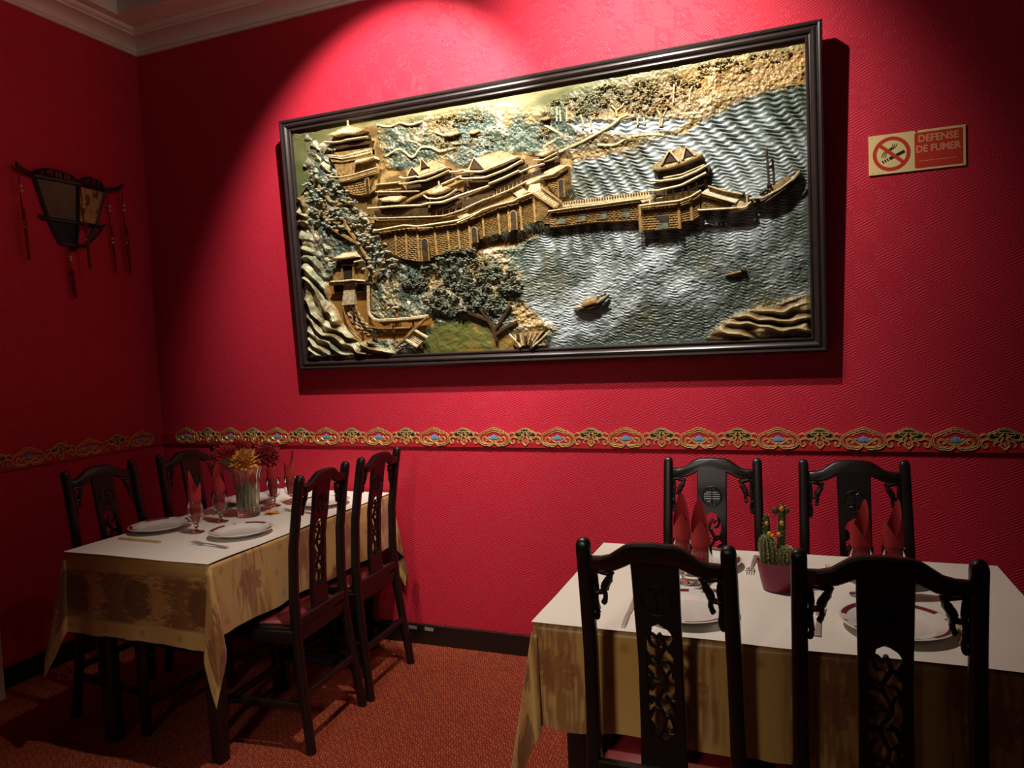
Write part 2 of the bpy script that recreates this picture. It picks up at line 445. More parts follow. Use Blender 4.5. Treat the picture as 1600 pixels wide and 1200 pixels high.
def border(name, along, starts, label):
    m = MB()
    if along == 'x': m.box((3.0, -.005, BZ+.0325), (6.0, .010, .065), None, .002)
    else: m.box((.005, -2.5, BZ+.0325), (.010, 4.98, .065), None, .002)
    root = m.build(name, M['border_red']); tag(root, label, None, None, 'structure')
    for s in starts:
        for kind, d in (('medallion', 0), ('cloud', .1555)):
            q = s+d*(1 if along == 'x' else -1)
            if along == 'x': T = Matrix(((1, 0, 0, q), (0, 0, -1, -.008), (0, 1, 0, BZ), (0, 0, 0, 1)))
            else: T = Matrix(((0, 0, 1, .008), (1, 0, 0, q), (0, 1, 0, BZ), (0, 0, 0, 1)))
            if along == 'x' and not .07 < q < 5.9: continue
            if along == 'y' and not -2.6 < q < -.06: continue
            r = mesh_obj(kind, BM[kind], root, T)
            mesh_obj(kind+'_scroll', BM[kind+'_scroll'], r); mesh_obj(kind+'_outline', BM[kind+'_outline'], r)
            if kind == 'medallion': mesh_obj('lotus_flower', BM['lotus_flower'], r)
border('trim_3', 'x', [.191+.3115*k for k in range(-1, 19)], 'red dado border with gold cloud scrolls and blue lotuses')
border('trim_4', 'y', [-.155-.3175*k for k in range(-1, 9)], 'dado border of gold cloud scrolls on the lantern wall')

# worn label strip stuck on the skirting
t = thing('label_plate', 'small worn metal label strip stuck on the black skirting', 'label', (1.63, -.0152, .068))
MB().box((0, -.0009, .013), (.16, .0018, .026)).build('plate', M['skirting'], t)
MB().prism([(-.078, .004), (-.03, .003), (-.028, .02), (-.05, .022), (-.076, .021)], 0, .0008, Matrix(((1, 0, 0, 0), (0, 0, -1, -.0018), (0, 1, 0, 0), (0, 0, 0, 1)))).build('paper_remnant', M['grey_print'], t)
MB().prism([(.014, .004), (.062, .003), (.064, .019), (.05, .021), (.016, .022)], 0, .0008, Matrix(((1, 0, 0, 0), (0, 0, -1, -.0018), (0, 1, 0, 0), (0, 0, 0, 1)))).build('paper_remnant', M['grey_print'], t)
# cream cupboard whose edge shows at the left of the photograph
t = thing('cream_cupboard', 'cream painted cupboard edge standing against the lantern wall at floor level', 'cupboard', (.06, -1.28, 0))
cream = simple('cream_paint', lin((216, 208, 178)), .55, var=.05)
MB().prism(rrect(.085, .5, .015), 0, .86, Matrix.Translation((0, 0, 0))).build('body', cream, t)
MB().box((.0455, 0, .44), (.006, .42, .74), None, .002).build('door', cream, t)
MB().dome((0, 0, 0), .012, n=10, rings=4, M=Matrix.Translation((.0485, .17, .5)) @ Matrix.Rotation(PI/2, 4, 'Y')).build('knob', M['steel'], t)
MB().box((0, 0, .87), (.095, .51, .02), None, .004).build('top', cream, t)


# ================================================================== carved relief picture
TAU = R(2.5)
pic = thing('relief_picture', 'large carved gold and green relief of a lakeside palace in a dark wooden frame', 'picture', (1.024, -.07, 1.377))
pic.matrix_world = Matrix(((1, 0, 0, 1.024), (0, -math.sin(TAU), -math.cos(TAU), -.07), (0, math.cos(TAU), -math.sin(TAU), 1.377), (0, 0, 0, 1)))
PW, PH, FW = 2.474, 1.240, .061
FP = [(0, -.062), (0, -.012), (.004, -.003), (.010, 0), (.016, -.002), (.019, -.008), (.023, -.0085), (.027, -.003), (.033, -.0015), (.040, -.006), (.044, -.013), (.048, -.0145), (.052, -.010), (.057, -.0095), (.060, -.013), (FW, -.02), (FW, -.062)]
for k, (A, B) in enumerate((((0, 0), (PW, 0)), ((PW, 0), (PW, PH)), ((PW, PH), (0, PH)), ((0, PH), (0, 0)))):
    ax, ay = (B[0]-A[0]), (B[1]-A[1]); L = math.hypot(ax, ay); ax /= L; ay /= L; nx, ny = -ay, ax
    vs = [(P[0]+nx*wd+sg*ax*wd, P[1]+ny*wd+sg*ay*wd, c) for P, sg in ((A, 1), (B, -1)) for wd, c in FP]
    n = len(FP); fs = [(i, n+i, n+(i+1) % n, (i+1) % n) for i in range(n)]
    MB().add(vs, fs).build('frame_rail', M['frame'], pic, True, 30)

# --- the carved ground: a height field with painted colours
A0, A1, B0, B1 = .055, 2.419, .055, 1.185
NX, NY = 1150, 560
ga = np.linspace(A0, A1, NX); gb = np.linspace(B0, B1, NY); GA, GB = np.meshgrid(ga, gb)
wx = (fbm(GA*14, GB*14, 3)-.5)*.03; wy = (fbm(GA*14+40, GB*14+9, 3)-.5)*.03
WATER = [(2.449,1.016),(2.279,1.021),(2.161,0.992),(2.068,0.953),(2.000,0.923),(1.974,0.902),(1.885,0.895),(1.780,0.879),(1.686,0.856),(1.520,0.846),(1.474,0.826),(1.468,0.724),(1.510,0.661),(1.413,0.609),(1.335,0.570),(1.229,0.496),(1.207,0.442),(1.232,0.361),(1.215,0.277),(1.290,0.210),(1.370,0.150),(1.322,0.039),(1.996,0.024),(2.019,0.086),(2.111,0.151),(2.234,0.202),(2.434,0.229)]
POND = [(1.481,1.010),(1.570,1.013),(1.678,0.986),(1.785,0.986),(1.988,0.950),(1.917,0.925),(1.782,0.925),(1.649,0.949),(1.535,0.973)]
SKY = [(0.008,1.159),(0.239,1.183),(0.928,1.196),(1.525,1.197),(2.022,1.193),(2.463,1.193),(2.462,1.157),(2.118,1.158),(1.895,1.149),(1.686,1.154),(1.535,1.133),(1.406,1.093),(1.361,1.066),(1.231,1.102),(1.034,1.138),(0.727,1.134),(0.557,1.131),(0.451,1.125),(0.306,1.116),(0.148,1.099),(0.108,0.789),(-0.030,0.804)]
ROCKL = [(-0.030,0.804),(0.125,0.880),(0.139,0.567),(0.210,0.435),(0.250,0.313),(0.320,0.177),(0.501,0.091),(0.625,0.052),(0.633,-0.022),(-0.117,-0.000)]
PATH = [(0.188,0.450),(0.438,0.431),(0.434,0.265),(0.512,0.220),(0.763,0.234),(0.773,0.192),(0.645,0.131),(0.360,0.131),(0.264,0.218),(0.204,0.341)]
ROCKR = [(2.018,0.070),(2.086,0.124),(2.136,0.163),(2.258,0.186),(2.353,0.210),(2.434,0.220),(2.430,0.027),(2.033,0.043)]
GRASS = [(0.787,0.200),(0.952,0.206),(1.169,0.137),(1.281,0.060),(1.278,0.017),(0.638,0.040),(0.714,0.128)]
def soft(poly, d=.012):
    m = 0
    for sx, sy in ((0, 0), (1, 0), (-1, 0), (0, 1), (0, -1), (.7, .7), (-.7, .7), (.7, -.7), (-.7, -.7)):
        m = m+inpoly(GA+wx*.5+sx*d, GB+wy*.5+sy*d, poly)
    return m/9.0
mW = np.clip(soft(WATER)+soft(POND, .006), 0, 1); mS = soft(SKY, .025)*(1-mW); mRL = soft(ROCKL, .006); mP = soft(PATH, .005); mRR = soft(ROCKR, .008); mG = soft(GRASS, .012)
BUILD = [(0.369,1.164),(0.540,1.139),(0.547,0.944),(0.743,0.919),(0.877,0.942),(0.969,0.890),(1.098,0.935),(1.220,0.929),(1.308,0.907),(1.479,0.873),(1.475,0.697),(1.407,0.596),(1.194,0.519),(0.843,0.501),(0.541,0.557),(0.417,0.756),(0.330,0.796)]
mB = soft(BUILD, .008)
mW = mW*(1-mRR)
mL = np.clip(1-mW-mS, 0, 1)
# water: combed wavy ripples
ph = 2*PI*(GA+.25*GB*np.clip((GB-.6)*3, 0, 1))/.066+14*(fbm(GA*2.2, GB*1.6, 2)-.5)+3.5*(fbm(GA*9, GB*9, 2)-.5)
def rows(b):
    p = .012+.007*np.clip((b-.62)/.25, 0, 1)
    return np.minimum(b, .62)/.012+.25/.007*np.log(p/.012)+np.maximum(b-.87, 0)/.019
rowf = rows(GB+.0050*np.sin(ph)+.025*(fbm(GA*3, GB*3, 2)-.5)+.005*(fbm(GA*16, GB*16, 2)-.5))
br = np.clip(.5+.5*np.sin(ph*1.0+1.1)+.9*(fbm(GA*22, GB*40, 3)-.5), .25, 1.1)
lowr = np.clip((GA-.95+(.62-GB)*1.2)/.5, 0, 1)*np.clip((.62-GB)/.25, 0, 1)
diag = fbm(GA*7-GB*9+3, GB*3+GA*2, 3)
br = br*(1-.55*lowr)*(.45+.9*fbm(GA*13, GB*22, 2))
hw = .0036*(1+.5*np.clip((GB-.62)/.25, 0, 1))*np.sin(2*PI*rowf)*br+.0035*(fbm(GA*70, GB*150, 3)-.5)*(.7+1.3*lowr)+.012*(diag-.5)*lowr+.0022*(fbm(GA*30, GB*60, 2)-.5)
# hills and foliage ground
hill = fbm(GA*7+3, GB*11+GA*2, 3, True); fine = fbm(GA*45, GB*45, 4); leafy = fbm(GA*95, GB*95, 2)
hl = .024*(hill-.45)+.013*(fine-.5)+.009*(leafy-.5)+.005*(fbm(GA*160, GB*160, 2)-.5)
# folded rock strata lower left: ridges running down to the right
d1 = (GA*.60+GB*.80)+.16*(fbm(GA*5, GB*5, 3)-.5)+.03*(fbm(GA*18, GB*18, 2)-.5)
s1 = np.abs(((d1*19.0) % 1)-.5)*2; s1b = np.abs(((d1*31.0+2*fbm(GA*8, GB*8, 2)) % 1)-.5)*2
hr = .032*(1-s1)**1.5*(.45+.9*fbm(GA*8+5, GB*8, 2))+.010*(1-s1b)+.012*fbm(GA*24, GB*24, 3)
st2 = np.abs((((GB*.97+GA*.10)*19+3.4*fbm(GA*6, GB*10, 3)) % 1)-.5)*2
hrr = .030*(1-st2)*(.2+1.2*fbm(GA*7, GB*9, 2))+.012*fbm(GA*22, GB*40, 3)
hs = .0022*(fbm(GA*16, GB*30, 4)-.5)
H = hw*mW+hs*mS+hl*mL
H = H*(1-mRL)+hr*mRL; H = H*(1-mRR)+hrr*mRR
H = H*(1-mP)+(-.004+.0008*(fine-.5))*mP; H = H*(1-mG*.8)+(.004*(fine-.5))*mG*.8
H = H*(1-mB)+(-.004+.003*(fine-.5))*mB
edge = np.minimum(np.minimum(GA-A0, A1-GA), np.minimum(GB-B0, B1-GB)); H = H*np.clip(edge/.02, 0, 1)
GC = -.030
def C3(c): return np.array(lin(c))
def mixc(a, b, t): return a*(1-t[..., None])+b*t[..., None]
n1 = fbm(GA*9+7, GB*9+2, 4); n2 = fbm(GA*26, GB*26, 4); n3 = fbm(GA*4, GB*4+30, 3)
st = lambda x, a, b: np.clip((x-a)/(b-a), 0, 1)
land = mixc(C3((72, 86, 70))[None, None]+0*GA[..., None], C3((150, 124, 74)), st(n1+.3*(fbm(GA*20, GB*20, 3)-.5), .42, .64))
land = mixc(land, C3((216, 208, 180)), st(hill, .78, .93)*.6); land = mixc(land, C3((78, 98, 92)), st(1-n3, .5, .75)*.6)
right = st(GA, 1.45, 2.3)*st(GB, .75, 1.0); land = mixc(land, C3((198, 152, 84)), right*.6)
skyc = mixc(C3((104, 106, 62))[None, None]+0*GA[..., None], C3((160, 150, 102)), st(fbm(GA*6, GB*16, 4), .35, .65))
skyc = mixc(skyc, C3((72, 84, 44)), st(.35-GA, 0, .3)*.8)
watc = mixc(C3((72, 84, 78))[None, None]+0*GA[..., None], C3((186, 198, 202)), st(fbm(GA*5+11, GB*4, 3)+.35*(fbm(GA*40, GB*130, 3)-.5)+.17*np.sin(ph)*(1-lowr)+.5*(diag-.5)*lowr, .36, .70))  # silver paint; ripple phase adds lit and shaded flanks to the colour
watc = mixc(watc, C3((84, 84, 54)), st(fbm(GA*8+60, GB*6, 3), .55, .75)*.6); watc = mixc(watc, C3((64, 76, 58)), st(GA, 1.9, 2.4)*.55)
rock = mixc(C3((120, 100, 56))[None, None]+0*GA[..., None], C3((196, 190, 150)), st(n2, .35, .62))
rock = mixc(rock, C3((96, 110, 88)), st(n1, .5, .7)*.6)
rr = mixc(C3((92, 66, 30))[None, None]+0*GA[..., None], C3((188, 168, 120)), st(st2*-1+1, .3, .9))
pathc = C3((158, 112, 52))[None, None]+0*GA[..., None]; grs = mixc(C3((96, 98, 44))[None, None]+0*GA[..., None], C3((150, 116, 54)), st(n1, .4, .65))
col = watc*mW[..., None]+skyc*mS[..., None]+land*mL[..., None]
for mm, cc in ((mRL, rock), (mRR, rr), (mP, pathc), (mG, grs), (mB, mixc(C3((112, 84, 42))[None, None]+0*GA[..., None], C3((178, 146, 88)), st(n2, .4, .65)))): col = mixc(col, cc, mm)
def grid_mesh(name, X, Y, Z, colr, mat, parent):
    ny, nx = X.shape; me = D.meshes.new(name); nv = nx*ny
    me.vertices.add(nv); me.vertices.foreach_set('co', np.stack([X, Y, Z], -1).astype(np.float32).ravel())
    i = np.arange(nv).reshape(ny, nx); q = np.stack([i[:-1, :-1], i[:-1, 1:], i[1:, 1:], i[1:, :-1]], -1).reshape(-1, 4)
    nf = len(q); me.loops.add(nf*4); me.polygons.add(nf)
    me.loops.foreach_set('vertex_index', q.astype(np.int32).ravel())
    me.polygons.foreach_set('loop_start', np.arange(0, nf*4, 4, dtype=np.int32)); me.polygons.foreach_set('use_smooth', np.ones(nf, bool))
    me.update(calc_edges=True)
    a = me.color_attributes.new('paint', 'FLOAT_COLOR', 'POINT')
    a.data.foreach_set('color', np.concatenate([colr, np.ones(colr.shape[:2]+(1,))], -1).astype(np.float32).ravel())
    me.materials.append(mat); o = D.objects.new(name, me); COL.objects.link(o); o.parent = parent; return o
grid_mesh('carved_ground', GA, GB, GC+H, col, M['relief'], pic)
MB().box((PW/2, PH/2, -.0535), (PW-.08, PH-.08, .016)).build('backing_board', M['frame'], pic)

# --- carved pieces.  Coordinates (a, b) lie in the plane of the panel, c is the height above the frame front
def solid(name, poly, c0, c1, mat, parent=pic, ga_=0, gb_=0, bev=.0015):
    """flat carved block, top face may slope (ga_, gb_ per metre)"""
    n = len(poly); A = sum(poly[i][0]*poly[(i+1) % n][1]-poly[(i+1) % n][0]*poly[i][1] for i in range(n))
    if A < 0: poly = list(reversed(poly))
    if mat is M['br_brown'] and name.split('_')[-1] in ('body', 'storey', 'wall', 'house', 'base', 'lintel'): c1 = max(c1-.014, -.030)
    ca = sum(q[0] for q in poly)/n; cb = sum(q[1] for q in poly)/n; qn = offset_poly(poly, bev)
    h = lambda q: c1+ga_*(q[0]-ca)+gb_*(q[1]-cb)
    vs = [(x, y, c0) for x, y in poly]+[(q[0], q[1], h(q)-bev) for q in poly]+[(q[0], q[1], h(q)) for q in qn]
    fs = []
    for r in range(2):
        for i in range(n): j = (i+1) % n; fs.append((r*n+i, r*n+j, (r+1)*n+j, (r+1)*n+i))
    fs.append(tuple(range(2*n, 3*n)))
    return MB().add(vs, fs).build(name, mat, parent, True, 25)
def patch(name, top, bot, ct, cb_, mat, parent=pic, nx=40, ny=8, rel=None, c0=-.04):
    """ruled patch between two polylines with relief and closed edges"""
    T = resample([(x, y, 0) for x, y in top], nx); B = resample([(x, y, 0) for x, y in bot], nx); m = MB()
    def fn(u, v):
        i = round(u*(nx-1)); q = B[i].lerp(T[i], v); c = cb_+(ct-cb_)*v+(rel(u, v) if rel else 0); return (q.x, q.y, c)
    m.grid(nx, ny, fn)
    ring = [j for j in range(nx)]+[j*nx+nx-1 for j in range(1, ny)]+[(ny-1)*nx+j for j in range(nx-2, -1, -1)]+[j*nx for j in range(ny-2, 0, -1)]
    k = len(m.v); n = len(ring)
    for i in ring: m.v.append((m.v[i][0], m.v[i][1], c0))
    for i in range(n): j = (i+1) % n; m.f.append((ring[i], k+i, k+j, ring[j]))
    return m.build(name, mat, parent, True, 50)
def roof(name, ridge, eave, c_r, c_e, nr, mat=None, parent=pic):
    """tiled roof: corrugated patch falling forward from ridge to eave, with ridge and eave mouldings"""
    nx = nr*4+1; c_e = c_e*1.25+.004
    o = patch(name, ridge, eave, c_r, c_e, mat or M['br_pale'], parent, nx, 4, lambda u, v: .0045*abs(math.sin(u*nr*PI)))
    m = MB(); m.tube([(x, y, c_r+.001) for x, y in ridge], .0035, 6, (0, 0, 1)); m.build('roof_ridge', M['br_gold'], o)
    m = MB(); P = resample([(x, y, c_e) for x, y in eave], 16); m.sweep(P, [(-.0035, -.006), (.0035, -.006), (.0035, .003), (-.0035, .003)], None, (0, 0, 1)); m.build('eave', M['br_gold'], o)
    return o
def eave_band(name, pts, wd, c, mat=None, parent=pic, thick=.012):
    c = c*1.25+.006; wd = wd*.62
    P = resample([(x, y, c) for x, y in pts], 18)
    return MB().sweep(P, [(-wd/2, -thick), (wd/2, -thick), (wd/2, thick*.1), (wd*.2, thick*.35), (-wd/2, 0)], None, (0, 0, 1)).build(name, mat or M['br_pale'], parent, True, 30)
def brick(name, top, bot, rows, c, mat=None, parent=pic, cols=None, nx=None, cb_=None):
    nx = nx or 50; ny = rows*3+1; cols = cols or 10
    def rel(u, v):
        k = int(v*rows-1e-6); g = 0 if (round(v*(ny-1)) % 3 == 0) else 1
        fu = (u*cols+.5*(k % 2)) % 1; g2 = .45 if fu < 1.5*cols/nx else 1
        return -.007+.007*g*g2
    return patch(name, top, bot, c, c if cb_ is None else cb_, mat or M['br_gold'], parent, nx, ny, rel)
def bar(name, pts, r, c, mat=None, parent=pic, flat=1):
    return MB().tube([(x, y, c) for x, y in pts], r, 6, (0, 0, 1), flat).build(name, mat or M['br_pale'], parent)
def posts(name, top, bot, n, r, c, mat=None, parent=pic):
    T = resample([(x, y, c) for x, y in top], n); B = resample([(x, y, c) for x, y in bot], n)
    for i in range(n): MB().tube([T[i], B[i]], r, 5).build(name, mat or M['br_gold'], parent)
def arch(name, cx, b_bot, b_top, wd, c, parent):
    P = [(cx-wd/2, b_bot), (cx+wd/2, b_bot)]+[(cx+wd/2*math.cos(R(a)), b_top-wd/2+wd/2*math.sin(R(a))) for a in range(0, 181, 20)]
    o = solid(name, P, -.04, c+.0005, M['br_brown'], parent, bev=.0005)
    m = MB(); m.tube([(x, y, c+.001) for x, y in P[1:]+P[:1]], .003, 5, (0, 0, 1)); m.build('arch_rim', M['br_gold'], o)
    Q = [(x*.8+cx*.2, y) for x, y in P[2:]]; Q = [(cx-wd*.4, b_top-wd*1.25), (cx+wd*.4, b_top-wd*1.15)]+Q
    solid('arch_shade', Q, c-.002, c+.0015, M['br_dark'], o, bev=.0003)  # raised dark plate paints the shade under the arch top
    return o

# pagoda tower, upper left
o = solid('pagoda_tower', [(0.307,1.046),(0.517,1.042),(0.517,0.997),(0.549,0.938),(0.520,0.844),(0.465,0.823),(0.382,0.839),(0.321,0.903),(0.316,0.939),(0.296,0.998)], -.04, -.012, M['br_gold'])
roof('pagoda_roof', [(0.389,1.160),(0.412,1.157)], [(0.295,1.125),(0.333,1.116),(0.383,1.119),(0.441,1.110),(0.474,1.113),(0.496,1.120)], -.012, .012, 12)
bar('pagoda_finial', [(0.399,1.181),(0.398,1.166),(0.399,1.155)], .005, -.006)
solid('upper_storey', [(0.318,1.116),(0.504,1.104),(0.505,1.083),(0.318,1.094)], -.04, -.004, M['br_brown'], o)
eave_band('pagoda_eave', [(0.275,1.095),(0.321,1.086),(0.380,1.083),(0.393,1.087),(0.447,1.086),(0.513,1.085)], .013, .012)
solid('middle_storey', [(0.308,1.085),(0.522,1.075),(0.509,1.039),(0.308,1.041)], -.04, -.006, M['br_brown'], o)
brick('balcony_rail', [(0.282,1.039),(0.358,1.023),(0.425,1.030),(0.517,1.035)], [(0.285,1.023),(0.356,1.004),(0.423,1.004),(0.517,1.011)], 2, .004, M['br_pale'], pic, 22, 90)
solid('balcony_floor', [(0.285,1.021),(0.356,1.003),(0.423,1.003),(0.516,1.009),(0.516,1.002),(0.414,0.993),(0.354,0.991),(0.290,1.003)], -.04, -.004, M['br_gold'], o)
roof('side_roof', [(0.426,0.995),(0.534,0.998)], [(0.429,0.974),(0.478,0.975),(0.541,0.984)], -.008, .012, 9)
posts('pagoda_column', [(0.328,0.985),(0.400,0.985)], [(0.326,0.938),(0.397,0.933)], 4, .004, -.008)
eave_band('pagoda_ledge', [(0.289,0.930),(0.348,0.921),(0.415,0.922),(0.474,0.930),(0.553,0.939)], .011, .010)
eave_band('pagoda_ledge', [(0.309,0.912),(0.372,0.902),(0.414,0.908),(0.473,0.914),(0.544,0.925)], .007, .004)
brick('pagoda_base', [(0.321,0.903),(0.371,0.899),(0.418,0.902),(0.472,0.909),(0.535,0.919)], [(0.374,0.844),(0.407,0.831),(0.448,0.825),(0.473,0.829),(0.492,0.848)], 7, -.004, None, pic, 9)
arch('pagoda_arch', *[(lambda a: (a[0][0], a[1][1], a[2][1]))([(0.484,0.863),(0.480,0.828),(0.487,0.902)])][0], .0195, .0, o)
# courtyard walls behind the halls
solid('courtyard_wall', [(0.533,0.865),(0.664,0.859),(0.676,0.829),(0.530,0.833)], -.04, -.008, M['br_gold']); eave_band('wall_coping', [(0.533,0.865),(0.608,0.862),(0.671,0.861)], .010, .000)
eave_band('wall_coping', [(0.530,0.831),(0.624,0.822),(0.758,0.808)], .009, .002); solid('courtyard_floor', [(0.530,0.826),(0.787,0.803),(0.782,0.747),(0.648,0.759),(0.524,0.762)], -.04, -.016, M['br_brown'])
bar('stair_wall', [(0.648,0.759),(0.720,0.782),(0.794,0.802)], .008, -.002, M['br_gold'])
# gate roof in the courtyard
roof('gate_roof', [(0.592,0.806),(0.655,0.802)], [(0.552,0.796),(0.575,0.783),(0.605,0.782),(0.649,0.774),(0.691,0.790)], -.006, .010, 10); solid('gate_house', [(0.568,0.783),(0.683,0.783),(0.648,0.755),(0.577,0.760)], -.04, -.006, M['br_brown'])
# first hall
roof('hall_roof', [(0.734,0.916),(0.833,0.938),(0.844,0.936)], [(0.771,0.874),(0.843,0.884),(0.911,0.897)], -.006, .012, 24)
solid('hall_gable', [(0.704,0.885),(0.731,0.918),(0.771,0.877)], -.04, .004, M['br_brown']); bar('gable_rim', [(0.703,0.884),(0.731,0.919),(0.773,0.875)], .004, .006)
solid('hall_gable', [(0.777,0.904),(0.788,0.950),(0.824,0.909)], -.03, .018, M['br_brown']); bar('gable_rim', [(0.780,0.902),(0.788,0.950),(0.825,0.908)], .004, .020)
eave_band('hall_eave', [(0.673,0.880),(0.698,0.870),(0.763,0.872),(0.770,0.866),(0.846,0.877),(0.914,0.893)], .013, .016)
solid('hall_body', [(0.680,0.876),(0.914,0.890),(0.916,0.871),(0.769,0.852),(0.682,0.856)], -.04, -.002, M['br_brown'])
eave_band('hall_eave', [(0.663,0.852),(0.711,0.848),(0.769,0.852),(0.798,0.849),(0.863,0.863),(0.922,0.880)], .011, .010)
solid('hall_body', [(0.677,0.847),(0.790,0.846),(0.923,0.874),(0.924,0.843),(0.798,0.808),(0.680,0.834)], -.04, -.008, M['br_brown'])
eave_band('link_roof', [(0.920,0.874),(0.961,0.870),(0.999,0.873)], .012, .006); solid('link_house', [(0.926,0.869),(1.002,0.868),(1.001,0.852),(0.929,0.854)], -.04, -.008, M['br_brown'])
eave_band('corridor_roof', [(0.881,0.823),(0.931,0.836),(0.980,0.848)], .012, .010); solid('corridor_wall', [(0.888,0.819),(0.980,0.842),(0.975,0.781),(0.928,0.799)], -.04, -.010, M['br_gold'])
# round pavilion
roof('pavilion_roof', [(0.856,0.826),(0.869,0.825)], [(0.797,0.800),(0.821,0.788),(0.850,0.785),(0.885,0.790),(0.925,0.802)], -.002, .016, 14)
bar('pavilion_finial', [(0.863,0.841),(0.862,0.822)], .004, .006)
solid('pavilion_body', [(0.811,0.789),(0.924,0.796),(0.919,0.772),(0.866,0.766),(0.817,0.771)], -.04, .0, M['br_brown'])
eave_band('pavilion_eave', [(0.791,0.784),(0.809,0.768),(0.855,0.761),(0.898,0.765),(0.930,0.777),(0.955,0.790)], .010, .016)
solid('pavilion_base', [(0.805,0.766),(0.955,0.784),(0.954,0.768),(0.885,0.742),(0.808,0.750)], -.04, .002, M['br_brown'])
# long corridor with columns
eave_band('gallery_roof', [(0.489,0.758),(0.524,0.756),(0.636,0.752),(0.789,0.740),(0.800,0.747),(0.885,0.742),(0.974,0.763),(1.088,0.783)], .014, .016)
solid('gallery_wall', [(0.493,0.753),(0.789,0.735),(0.885,0.736),(0.977,0.756),(0.973,0.704),(0.885,0.684),(0.778,0.691),(0.520,0.711)], -.04, -.010, M['br_brown'])
posts('gallery_column', [(0.499,0.733),(0.596,0.724),(0.729,0.712),(0.851,0.708),(0.968,0.723)], [(0.497,0.717),(0.595,0.708),(0.727,0.696),(0.849,0.689),(0.966,0.702)], 15, .0028, -.006)
eave_band('terrace_edge', [(0.497,0.712),(0.632,0.701),(0.814,0.687),(0.885,0.684),(0.987,0.703),(1.085,0.735)], .008, .006)
solid('terrace', [(0.500,0.706),(0.841,0.675),(0.937,0.686),(0.987,0.697),(1.084,0.729),(1.082,0.705),(0.989,0.681),(0.967,0.659),(0.840,0.653),(0.502,0.687)], -.04, -.006, M['br_gold'], pic, 0, -.1)
patch('terrace_stair', [(0.934,0.684),(0.969,0.692)], [(0.960,0.656),(0.995,0.671)], .0, .004, M['br_pale'], pic, 8, 17, lambda u, v: .003*((v*5) % 1))
# second hall
roof('hall_roof', [(1.045,0.919),(1.114,0.927),(1.175,0.935)], [(1.094,0.861),(1.167,0.873),(1.254,0.895)], -.004, .014, 26)
solid('hall_gable', [(1.018,0.873),(1.045,0.921),(1.094,0.863)], -.04, .006, M['br_brown']); bar('gable_rim', [(1.015,0.871),(1.045,0.922),(1.096,0.861)], .0045, .008)
eave_band('hall_eave', [(0.997,0.871),(1.012,0.861),(1.087,0.852),(1.096,0.855),(1.180,0.874),(1.262,0.894)], .013, .018)
solid('hall_body', [(1.007,0.856),(1.087,0.846),(1.266,0.890),(1.269,0.874),(1.094,0.829),(1.015,0.839)], -.04, .0, M['br_brown'])
eave_band('hall_eave', [(0.975,0.840),(0.992,0.834),(1.085,0.827),(1.098,0.827),(1.195,0.848),(1.274,0.877)], .012, .012)
solid('hall_body', [(0.983,0.831),(1.089,0.822),(1.281,0.868),(1.282,0.845),(1.114,0.795),(0.990,0.794)], -.04, -.004, M['br_brown'])
eave_band('gallery_roof', [(1.114,0.797),(1.185,0.814),(1.258,0.836)], .012, .014); solid('gallery_wall', [(1.116,0.791),(1.262,0.832),(1.259,0.778),(1.203,0.761),(1.132,0.746),(1.126,0.778)], -.04, -.008, M['br_brown'])
posts('gallery_column', [(1.139,0.777),(1.200,0.789),(1.257,0.806)], [(1.137,0.749),(1.199,0.766),(1.255,0.781)], 7, .0026, -.004)
eave_band('gallery_roof', [(0.964,0.753),(1.042,0.772),(1.113,0.790)], .012, .012); solid('gallery_wall', [(0.968,0.746),(1.113,0.780),(1.128,0.742),(0.983,0.702)], -.04, -.010, M['br_brown'])
posts('gallery_column', [(0.984,0.718),(1.048,0.739),(1.125,0.759)], [(0.983,0.702),(1.047,0.724),(1.123,0.743)], 6, .0026, -.006)
eave_band('gallery_roof', [(1.258,0.829),(1.313,0.843),(1.372,0.851)], .011, .010); solid('gallery_wall', [(1.260,0.823),(1.372,0.845),(1.379,0.825),(1.265,0.801)], -.04, -.010, M['br_brown'])
# corner pavilion beside the lake
roof('pavilion_roof', [(1.359,0.906),(1.392,0.907)], [(1.335,0.894),(1.370,0.885),(1.418,0.900)], -.008, .008, 8); bar('pavilion_finial', [(1.374,0.917),(1.374,0.902)], .004, -.004)
solid('pavilion_body', [(1.337,0.888),(1.417,0.894),(1.415,0.878),(1.340,0.874)], -.04, -.008, M['br_brown'])
eave_band('pavilion_eave', [(1.326,0.872),(1.369,0.868),(1.431,0.889)], .010, .008); solid('pavilion_body', [(1.327,0.868),(1.431,0.883),(1.430,0.857),(1.376,0.852),(1.331,0.854)], -.04, -.010, M['br_brown']); eave_band('pavilion_eave', [(1.371,0.861),(1.401,0.864),(1.431,0.874)], .008, .004)
# terraces and fortress wall
solid('terrace', [(1.264,0.793),(1.435,0.843),(1.473,0.832),(1.435,0.810),(1.352,0.798),(1.284,0.775)], -.04, -.008, M['br_pale'])
eave_band('parapet', [(1.352,0.796),(1.410,0.802),(1.475,0.830)], .012, .010)
wt = [(1.476,0.826),(1.410,0.796),(1.352,0.790)]; wb = [(1.474,0.741),(1.445,0.695),(1.390,0.739)]
brick('fortress_wall', [(1.354,0.790),(1.412,0.794),(1.474,0.824)], [(1.394,0.739),(1.433,0.694),(1.474,0.745)], 9, .0, None, pic, 8)
f = arch('fortress_arch', *[(lambda a: (a[0][0], a[1][1], a[2][1]))([(1.439,0.741),(1.438,0.703),(1.439,0.778)])][0], .026, .004, pic)
eave_band('terrace_edge', [(0.988,0.706),(1.070,0.729),(1.132,0.742),(1.185,0.756),(1.207,0.761),(1.285,0.787)], .009, .006)
